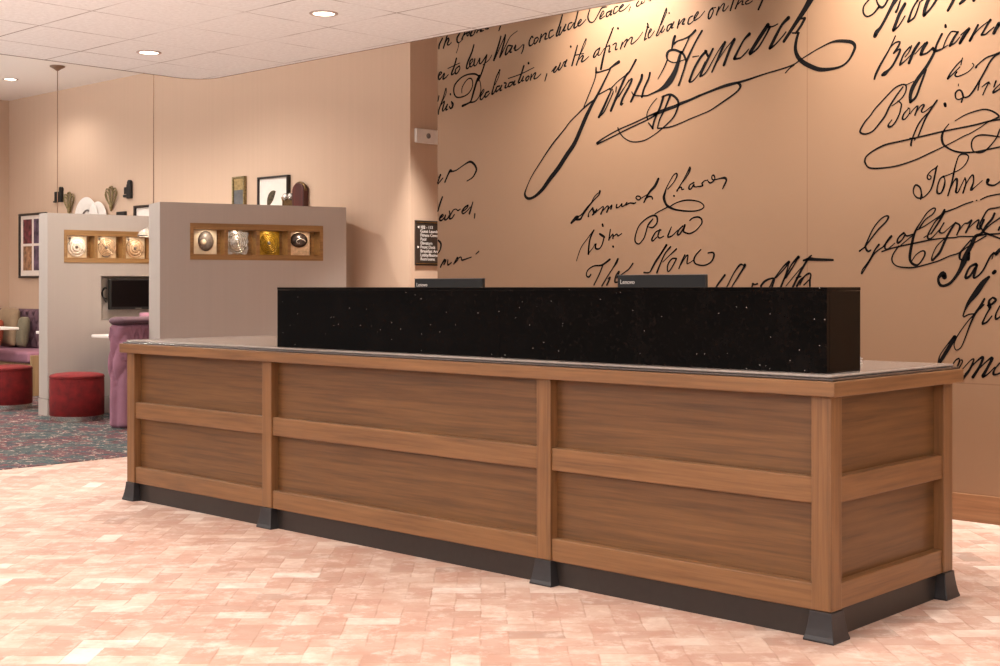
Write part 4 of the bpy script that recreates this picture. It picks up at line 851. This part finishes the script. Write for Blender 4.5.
def roll(bm, pts, rx, rz, z, seg=14):
    """pts: (x, y) centre line of an upholstered roll"""
    P = [Vector((p[0], p[1], z)) for p in pts]
    rings = []
    n = len(P)
    for i, p in enumerate(P):
        d = (P[min(i+1, n-1)]-P[max(i-1, 0)]).normalized()
        nrm = Vector((-d.y, d.x, 0))
        e = min(1.0, 0.35+0.65*min(i, n-1-i)/2) if n > 3 else 1.0
        rings.append([bm.verts.new(p+nrm*rx*e*math.cos(2*math.pi*k/seg)+Vector((0, 0, rz*e*math.sin(2*math.pi*k/seg)))) for k in range(seg)])
    for A, B in zip(rings, rings[1:]):
        for k in range(seg): bm.faces.new((A[k], A[(k+1) % seg], B[(k+1) % seg], B[k]))
    bm.faces.new(rings[0][::-1]); bm.faces.new(rings[-1])

# mauve banquette: tall back turned to the desk
bq = thing('banquette', 'mauve tufted velvet banquette, tall back turned towards the desk, before the television', 'bench', (-9.95, 6.5, 0.004))
XO, YN, YE, RC, TH = -9.80, 5.835, 7.25, 0.05, 0.13
path = []
step = 0.007
raw = [(XO-TH, YN, 0, -1)] + [(XO-TH+i*step, YN, 0, -1) for i in range(1, int((TH-RC)/step))]
raw += [(XO-RC+RC*math.cos(a), YN+RC+RC*math.sin(a), math.cos(a), math.sin(a)) for a in [-math.pi/2+math.pi/2*i/8 for i in range(9)]]
raw += [(XO, YN+RC+step*i, 1, 0) for i in range(1, int((YE-YN-RC)/step))]
bm = BM(); tufted(bm, raw, 0.002, 0.865, 0.085, 0.30, 0.38, 0.77, 0.05, 200, step)
obj('tufted_back', bm, M['mauve'], bq, smooth=True, rel=True)
bm = BM(); box(bm, XO-TH, XO-0.006, YN+0.02, YE, 0.02, 0.87); obj('back_core', bm, M['mauve'], bq, 0.01, rel=True)
bm = BM(); roll(bm, [(XO-TH/2+0.012, YN-0.055+0.02*i) for i in range(0, 75)], 0.118, 0.036, 0.892); obj('top_roll', bm, M['plum'], bq, smooth=True, rel=True)
bm = BM(); box(bm, XO-0.60, XO-TH-0.002, 6.12, YE, 0.02, 0.36); obj('seat_base', bm, M['plum'], bq, 0.01, rel=True)
bm = BM(); box(bm, XO-0.62, XO-TH-0.002, 6.12, YE, 0.36, 0.47); obj('seat_cushion', bm, M['mauve'], bq, 0.03, seg=4, rel=True)
bm = BM(); box(bm, XO-TH+0.01, XO-0.02, YN+0.03, YE-0.02, 0.0, 0.03); obj('plinth', bm, M['black'], bq, rel=True)

# corner banquette along the far wall
cb = thing('banquette', 'plum tufted banquette along the far wall corner with mauve seat and wooden end', 'bench', (-14.4, 7.2, 0.004))
BX0, BX1 = -15.36, -13.41
raw = [(BX0+i*step, 7.46, 0, -1) for i in range(int((BX1-BX0)/step))]
bm = BM(); tufted(bm, raw, 0.46, 0.925, 0.15, 0.22, 0.50, 0.90, 0.055, 90, step); obj('tufted_back', bm, M['plum'], cb, smooth=True, rel=True)
bm = BM(); box(bm, BX0, BX1, 7.45, 7.62, 0.05, 0.92); obj('back_core', bm, M['plum'], cb, 0.02, rel=True)
bm = BM(); box(bm, BX0, BX1-0.03, 6.93, 7.45, 0.02, 0.35); obj('seat_base', bm, M['end_wood'], cb, rel=True, label='pale wooden seat base')
bm = BM(); box(bm, BX0, BX1-0.03, 6.88, 7.45, 0.352, 0.475); obj('seat_cushion', bm, M['mauve'], cb, 0.035, seg=4, rel=True)
bm = BM(); box(bm, BX1-0.03, BX1, 6.90, 7.45, 0.0, 0.44); obj('end_panel', bm, M['end_wood'], cb, 0.004, rel=True, label='pale wooden end panel')

def cushion_mesh(w, h, t, n=18):
    bm = BM()
    fr, bk = [], []
    for j in range(n+1):
        r1, r2 = [], []
        for i in range(n+1):
            u, v = -1+2*i/n, -1+2*j/n
            pin = 1-0.06*(u*u)*(v*v)
            ex = 1-0.05*(1-abs(v)**2) if abs(u) == 1 else 1
            x, z = u*w/2*pin*(1-0.04*(1-v*v)*abs(u)), v*h/2*pin*(1-0.04*(1-u*u)*abs(v))
            d = t/2*max(0.0, (1-u**4)*(1-v**4))**0.5
            a = bm.verts.new((x, -d, z+h/2)); r1.append(a)
            r2.append(a if (i in (0, n) or j in (0, n)) else bm.verts.new((x, d, z+h/2)))
        fr.append(r1); bk.append(r2)
    for g, flip in ((fr, False), (bk, True)):
        for j in range(n):
            for i in range(n):
                q = [g[j][i], g[j][i+1], g[j+1][i+1], g[j+1][i]]
                bm.faces.new(q[::-1] if flip else q)
    return bm
def pillow(loc, w, h, t, rz, tilt, mat, label):
    o = obj('throw_pillow', cushion_mesh(w, h, t), mat, smooth=True)
    o.location = loc; o.rotation_euler = (tilt, 0, rz)
    return tag(o, label, 'pillow')
pillow((-14.72, 7.26, 0.485), 0.46, 0.46, 0.12, 0.0, -0.12, M['pillow_beige'], 'beige throw pillow leaning on the plum tufted back, behind the rust one')
pillow((-14.70, 7.09, 0.485), 0.34, 0.33, 0.12, 0.0, -0.12, M['pillow_orange'], 'rust orange throw pillow in front of the beige pillow')
pillow((-14.385, 7.28, 0.485), 0.20, 0.36, 0.10, 0.0, -0.12, M['pillow_sage'], 'sage striped throw pillow, last on the plum banquette beside the tufts')
pillow((-10.18, 6.52, 0.487), 0.5, 0.48, 0.16, math.radians(78), -0.12, M['mauve'], 'mauve pillow just showing above the mauve banquette roll')

def cafe_table(x0, x1, y0, y1, label, z=0.745):
    t = thing('cafe_table', label, 'table', ((x0+x1)/2, (y0+y1)/2, 0.004))
    bm = BM(); box(bm, x0, x1, y0, y1, z-0.028, z); obj('table_top', bm, M['white'], t, 0.006, rel=True)
    bm = BM(); lathe(bm, [(0.03, 0.02), (0.03, z-0.034), (0.09, z-0.034)], 24); obj('pedestal', bm, M['steel'], t)
    bm = BM(); lathe(bm, [(0.2, 0.0), (0.2, 0.012), (0.05, 0.022), (0.03, 0.03)], 36); obj('table_foot', bm, M['steel'], t)
cafe_table(-10.93, -10.46, 6.20, 6.95, 'white topped cafe table between television wall and mauve banquette')
cafe_table(-14.2, -13.56, 6.18, 6.84, 'white topped cafe table before the plum corner banquette')
cafe_table(-12.21, -11.62, 6.33, 6.95, 'white topped cafe table tucked behind the half wall with the television')

def pendant(x, y, label):
    zt = 1.70
    t = thing('pendant_lamp', label, 'pendant lamp', (x, y, zt-0.09), 0)
    top = H_UPPER-(zt-0.09)
    bm = BM(); lathe(bm, [(0.012, top-0.05), (0.04, top-0.03), (0.075, top-0.012), (0.075, top-0.0005)], 28); obj('canopy', bm, M['cord'], t, smooth=True)
    bm = BM(); lathe(bm, [(0.004, 0.14), (0.004, top-0.04)], 8); obj('cord', bm, M['cord'], t)
    bm = BM(); lathe(bm, [(0.03, 0.083), (0.034, 0.1), (0.02, 0.13), (0.006, 0.15)], 24); obj('socket_cap', bm, M['brass'], t, smooth=True)
    bm = BM()
    prof = [(0.138, 0.0), (0.134, 0.016), (0.122, 0.038), (0.102, 0.058), (0.075, 0.074), (0.045, 0.084), (0.03, 0.088)]
    rings = [[bm.verts.new((r*(1+0.012*math.cos(16*2*math.pi*i/64))*math.cos(2*math.pi*i/64), r*(1+0.012*math.cos(16*2*math.pi*i/64))*math.sin(2*math.pi*i/64), z)) for i in range(64)] for r, z in prof]
    for a, b in zip(rings, rings[1:]):
        for i in range(64): bm.faces.new((a[i], a[(i+1) % 64], b[(i+1) % 64], b[i]))
    g = obj('glass_shade', bm, M['glass'], t, smooth=True)
    so = g.modifiers.new('wall', 'SOLIDIFY'); so.thickness = 0.003
    bm = BM(); lathe(bm, [(0.012, -0.012), (0.028, -0.004), (0.034, 0.014), (0.028, 0.042), (0.015, 0.06), (0.013, 0.083)], 24); obj('bulb', bm, M['bulb_glow'], t, smooth=True)
    l = bpy.data.lights.new('bulb_light', 'POINT'); l.energy = 13; l.color = (1, 0.78, 0.55); l.shadow_soft_size = 0.04
    lo = bpy.data.objects.new('bulb_light', l); COL.objects.link(lo); lo.parent = t; lo.location = (0, 0, -0.05)
pendant(-9.985, 6.256, 'glass pendant lamp on a thin cord between the two half walls')
pendant(-12.633, 6.787, 'pendant lamp with bronze canopy on the white ceiling, behind the half wall with television')

# ---------------------------------------------------------------- things on the far wall (its face is Y_FAR)
def wall_thing(name, label, cat, x, z, group=None):
    return thing(name, label, cat, (x, Y_FAR, z), 0, group)

p = wall_thing('framed_picture', 'black framed grid of four small faded prints on the far wall, above the plum banquette', 'picture', -14.80, 1.285)
bm = BM(); frame_boxes(bm, -0.33, 0.33, 0, 0.77, 0.026, -0.03, -0.0005); obj('frame', bm, M['frame_black'], p, 0.003)
bm = BM(); box(bm, -0.3, 0.3, -0.012, -0.004, 0.026, 0.744); obj('mat_board', bm, M['mat'], p)
for i, (cx, cz, m) in enumerate(((-0.13, 0.555, 'photo_a'), (0.13, 0.555, 'photo_c'), (-0.13, 0.235, 'photo_b'), (0.13, 0.235, 'photo_c'))):
    bm = BM(); box(bm, cx-0.105, cx+0.105, -0.015, -0.0125, cz-0.145, cz+0.145); obj('print', bm, M[m], p)

p = wall_thing('framed_picture', 'black framed picture with brown feather on white, above the half wall', 'picture', -10.115, 1.755)
bm = BM(); frame_boxes(bm, -0.235, 0.235, 0, 0.468, 0.018, -0.04, -0.0005); obj('frame', bm, M['frame_black'], p, 0.003)
bm = BM(); box(bm, -0.217, 0.217, -0.02, -0.006, 0.018, 0.45); obj('mat_board', bm, M['mat'], p)
bm = BM()
spine = [(-0.10+0.135*s, 0.165+0.155*s+0.03*math.sin(s*3)) for s in [i/14 for i in range(15)]]
ws = [0.004, 0.006, 0.022, 0.034, 0.042, 0.047, 0.05, 0.05, 0.047, 0.043, 0.037, 0.03, 0.022, 0.012, 0.003]
Lv, Rv = [], []
for i, (a, b) in enumerate(spine):
    dx = spine[min(i+1, 14)][0]-spine[max(i-1, 0)][0]; dz = spine[min(i+1, 14)][1]-spine[max(i-1, 0)][1]
    q = math.hypot(dx, dz); nx, nz = -dz/q, dx/q
    Lv.append((a+nx*ws[i], b+nz*ws[i])); Rv.append((a-nx*ws[i]*0.8, b-nz*ws[i]*0.8))
for side in (Lv, Rv):
    for i in range(14):
        q = [bm.verts.new(c) for c in ((spine[i][0], -0.027, spine[i][1]), (spine[i+1][0], -0.027, spine[i+1][1]), (side[i+1][0], -0.022, side[i+1][1]), (side[i][0], -0.022, side[i][1]))]
        bm.faces.new(q)
bmesh.ops.remove_doubles(bm, verts=bm.verts, dist=1e-5)
f = obj('feather', bm, M['feather'], p); so = f.modifiers.new('thick', 'SOLIDIFY'); so.thickness = 0.002

p = wall_thing('framed_picture', 'narrow upright gold framed picture, dark below and pale above, near the cord', 'picture', -10.665, 1.72)
bm = BM(); frame_boxes(bm, -0.1, 0.1, 0, 0.53, 0.02, -0.035, -0.0005); obj('frame', bm, M['antique_gold'], p, 0.003)
bm = BM(); box(bm, -0.08, 0.08, -0.024, -0.006, 0.40, 0.51); obj('pale_panel', bm, M['pale_gold'], p)
bm = BM(); box(bm, -0.08, 0.08, -0.024, -0.006, 0.02, 0.40); obj('dark_panel', bm, M['blue_grey'], p)

p = wall_thing('framed_picture', 'dark framed picture with white mat, half hidden behind the nearer half wall top', 'picture', -12.31, 1.62)
bm = BM(); frame_boxes(bm, -0.235, 0.235, 0, 0.425, 0.026, -0.04, -0.0005); obj('frame', bm, M['frame_black'], p, 0.003)
bm = BM(); box(bm, -0.209, 0.209, -0.015, -0.006, 0.026, 0.399); obj('mat_board', bm, M['mat'], p)
bm = BM(); box(bm, -0.12, 0.12, -0.0175, -0.0155, 0.09, 0.33); obj('print', bm, M['mat'], p)

# wooden wall telephone
p = wall_thing('wall_telephone', 'old dark red wooden wall telephone with two bells, beside the feather picture', 'telephone', -9.765, 1.775)
bm = BM()
arch = [(-0.02, 0.0), (0.15, 0.0), (0.15, 0.285)] + [(0.065+0.085*math.cos(a), 0.285+0.075*math.sin(a)) for a in [math.pi*i/12 for i in range(1, 12)]] + [(-0.02, 0.285)]
lo = [bm.verts.new((x, -0.001, z)) for x, z in arch]; hi = [bm.verts.new((x, -0.06, z)) for x, z in arch]
bm.faces.new(lo); bm.faces.new(hi[::-1])
for i in range(len(arch)): bm.faces.new((lo[i], hi[i], hi[(i+1) % len(arch)], lo[(i+1) % len(arch)]))
obj('case', bm, M['phone_wood'], p, 0.006)
bm = BM(); tube(bm, [(0.065+0.088*math.cos(a), -0.035, 0.285+0.078*math.sin(a)) for a in [math.pi*i/14 for i in range(15)]], 0.012, 8); obj('arched_moulding', bm, M['phone_brass'], p, smooth=True)
bm = BM(); box(bm, -0.155, -0.021, -0.05, -0.001, 0.0, 0.27); obj('bell_box', bm, M['phone_brass'], p, 0.006)
for bx in (-0.125, -0.05):
    bm = BM(); lathe(bm, [(0.034, 0.0), (0.032, 0.012), (0.02, 0.024), (0.004, 0.028)], 24, (bx, -0.05, 0.24), 'Y'); obj('bell', bm, M['silver'], p, smooth=True)
bm = BM(); lathe(bm, [(0.014, 0.0), (0.014, 0.05), (0.032, 0.085), (0.034, 0.09)], 20, (-0.088, -0.05, 0.10), 'Y'); obj('mouthpiece', bm, M['black'], p, smooth=True)
bm = BM(); lathe(bm, [(0.02, 0.0), (0.013, 0.03), (0.012, 0.10), (0.024, 0.14)], 18, (-0.185, -0.03, 0.1)); obj('receiver', bm, M['phone_brass'], p, smooth=True)

def wire_ornament(x, z, h, label):
    t = wall_thing('wire_ornament', label, 'wall ornament', x, z)
    for k in range(6):
        a = math.radians(-36+72*k/5)
        bm = BM()
        pts = []
        for i in range(28):
            th = 2*math.pi*i/28
            u = 0.5-0.5*math.cos(th)              # along the loop
            s = math.sin(th)*0.034*(0.4+u)
            L_ = h*(0.98-0.10*abs(k-2.5)/2.5)
            pts.append((math.sin(a)*L_*u+math.cos(a)*s, -0.02-0.012*(k % 2), L_*math.cos(a)*u-math.sin(a)*s))
        tube(bm, pts, 0.007, 6, True)
        obj('loop', bm, M['antique_gold'], t, smooth=True)
    bm = BM(); lathe(bm, [(0.006, -0.05), (0.02, -0.012), (0.022, 0.02), (0.012, 0.04)], 16, (0, -0.024, 0)); obj('stem_knot', bm, M['antique_gold'], t, smooth=True)
    bm = BM(); box(bm, -0.008, 0.008, -0.03, -0.0005, -0.01, 0.012); obj('hook', bm, M['antique_gold'], t)
wire_ornament(-13.93, 2.045, 0.225, 'gold loop ornament on the far wall, beside the white plate')
wire_ornament(-13.02, 2.055, 0.235, 'gold loop ornament on the far wall, below the black iron pump silhouette')

def iron_ornament(x, z, label, parts, cat='wall ornament'):
    t = wall_thing('iron_ornament', label, cat, x, z)
    for nm, x0, x1, z0, z1 in parts:
        bm = BM()
        if nm == 'knob':
            lathe(bm, [(x1, 0.0), (x1, 0.03), (x1*0.6, 0.035)], 20, (x0, -0.001, z0), 'Y')
            obj(nm, bm, M['black'], t)
        else:
            box(bm, x0, x1, -0.035, -0.0005, z0, z1); obj(nm, bm, M['black'], t, 0.007)
iron_ornament(-14.17, 2.155, 'pair of black iron silhouettes on the far wall by the cord', [
    ('bracket', -0.085, -0.025, 0.012, 0.125), ('foot_bar', -0.115, -0.025, 0.0, 0.02), ('post', 0.015, 0.075, 0.0, 0.135), ('knob', 0.045, 0.032, 0.145, 0)])
iron_ornament(-12.70, 2.13, 'black iron pump silhouette on the far wall above the gold loops', [
    ('pump_body', 0.005, 0.085, 0.0, 0.155), ('knob', 0.048, 0.034, 0.165, 0), ('spout', -0.045, 0.01, 0.05, 0.125), ('foot_bar', -0.065, 0.03, 0.015, 0.045)])
iron_ornament(-12.815, 1.93, 'small dark bar bracket above the half wall with television', [
    ('bar', -0.085, 0.085, 0.02, 0.065), ('arm', -0.03, 0.03, 0.0, 0.03)])

def wall_plate(x, z, r, label, rings, centre, yoff=0.0):
    t = wall_thing('wall_plate', label, 'plate', x, z)
    bm = BM(); lathe(bm, [(r*0.55, 0.002), (r*0.62, 0.012), (r*0.97, 0.034), (r, 0.036), (r*0.99, 0.041), (r*0.62, 0.02), (0.01, 0.018)], 48, (0, 0, 0), 'Y'); obj('dish', bm, M['white'], t, smooth=True)
    if rings:
        bm = BM(); tube(bm, [(r*0.42*math.cos(2*math.pi*i/40), -0.024, r*0.42*math.sin(2*math.pi*i/40)) for i in range(40)], 0.011, 7, True); obj('rim_line', bm, M['slate'], t, smooth=True)
    bm = BM(); lathe(bm, [(r*centre, 0.019), (r*centre*0.9, 0.030), (0.01, 0.032)], 28, (0, 0, 0), 'Y'); obj('centre', bm, M['blue_grey'] if rings else M['white'], t, smooth=True)
wall_plate(-13.53, 1.93, 0.255, 'white round plate with dark centre on the far wall', True, 0.24)
wall_plate(-13.285, 1.93, 0.195, 'pale round plate partly hidden, beside the dark centred plate', False, 0.3)

# ---------------------------------------------------------------- sign and alarm on the corridor wall (face X = -8.246)
sg = thing('wall_sign', 'dark bronze directory sign with white lettering at the corridor corner', 'sign', (-8.246, 7.70, 1.36), math.radians(90))
bm = BM(); box(bm, 0.0, 0.39, -0.012, -0.0005, 0.0, 0.385); obj('plate', bm, M['sign'], sg, 0.002)
bm = BM(); box(bm, 0.012, 0.378, -0.0145, -0.0122, 0.366, 0.371); box(bm, 0.012, 0.378, -0.0145, -0.0122, 0.014, 0.019); obj('gold_rule', bm, M['brass'], sg, label='thin gold rules')
rows = ['102 - 113', 'Guest Laundry', 'Fitness Center', 'Pool', 'Elevators', 'Front Desk', 'Breakfast Area', 'Lobby/Business', 'Restrooms']
for i, r in enumerate(rows):
    lettering('lettering', r, 0.038, M['white_text'], sg, (0.058, -0.0126, 0.315-i*0.034), (math.pi/2, 0, 0))
for i in (0, 5):
    bm = BM(); z = 0.327-i*0.034
    s = 1 if i == 0 else -1
    v = [bm.verts.new((0.034+s*dx, yy, z+dz)) for yy in (-0.0138, -0.0122) for dx, dz in ((-0.012, 0), (0.010, 0.011), (0.010, -0.011))]
    bm.faces.new(v[:3]); bm.faces.new(v[3:][::-1])
    for a, b in ((0, 1), (1, 2), (2, 0)): bm.faces.new((v[a], v[b], v[b+3], v[a+3]))
    obj('arrow', bm, M['white_text'], sg)
al = thing('wall_alarm', 'white square alarm sounder high on the corridor wall above the sign', 'alarm', (-8.246, 7.695, 2.40), math.radians(90))
bm = BM(); box(bm, 0.0, 0.30, -0.03, -0.0005, 0.005, 0.128); obj('housing', bm, M['white'], al, 0.008)
bm = BM(); lathe(bm, [(0.023, 0.0), (0.023, 0.006), (0.017, 0.012), (0.004, 0.013)], 24, (0.14, -0.03, 0.07), 'Y'); obj('strobe', bm, M['grey'], al, smooth=True, label='grey round strobe')
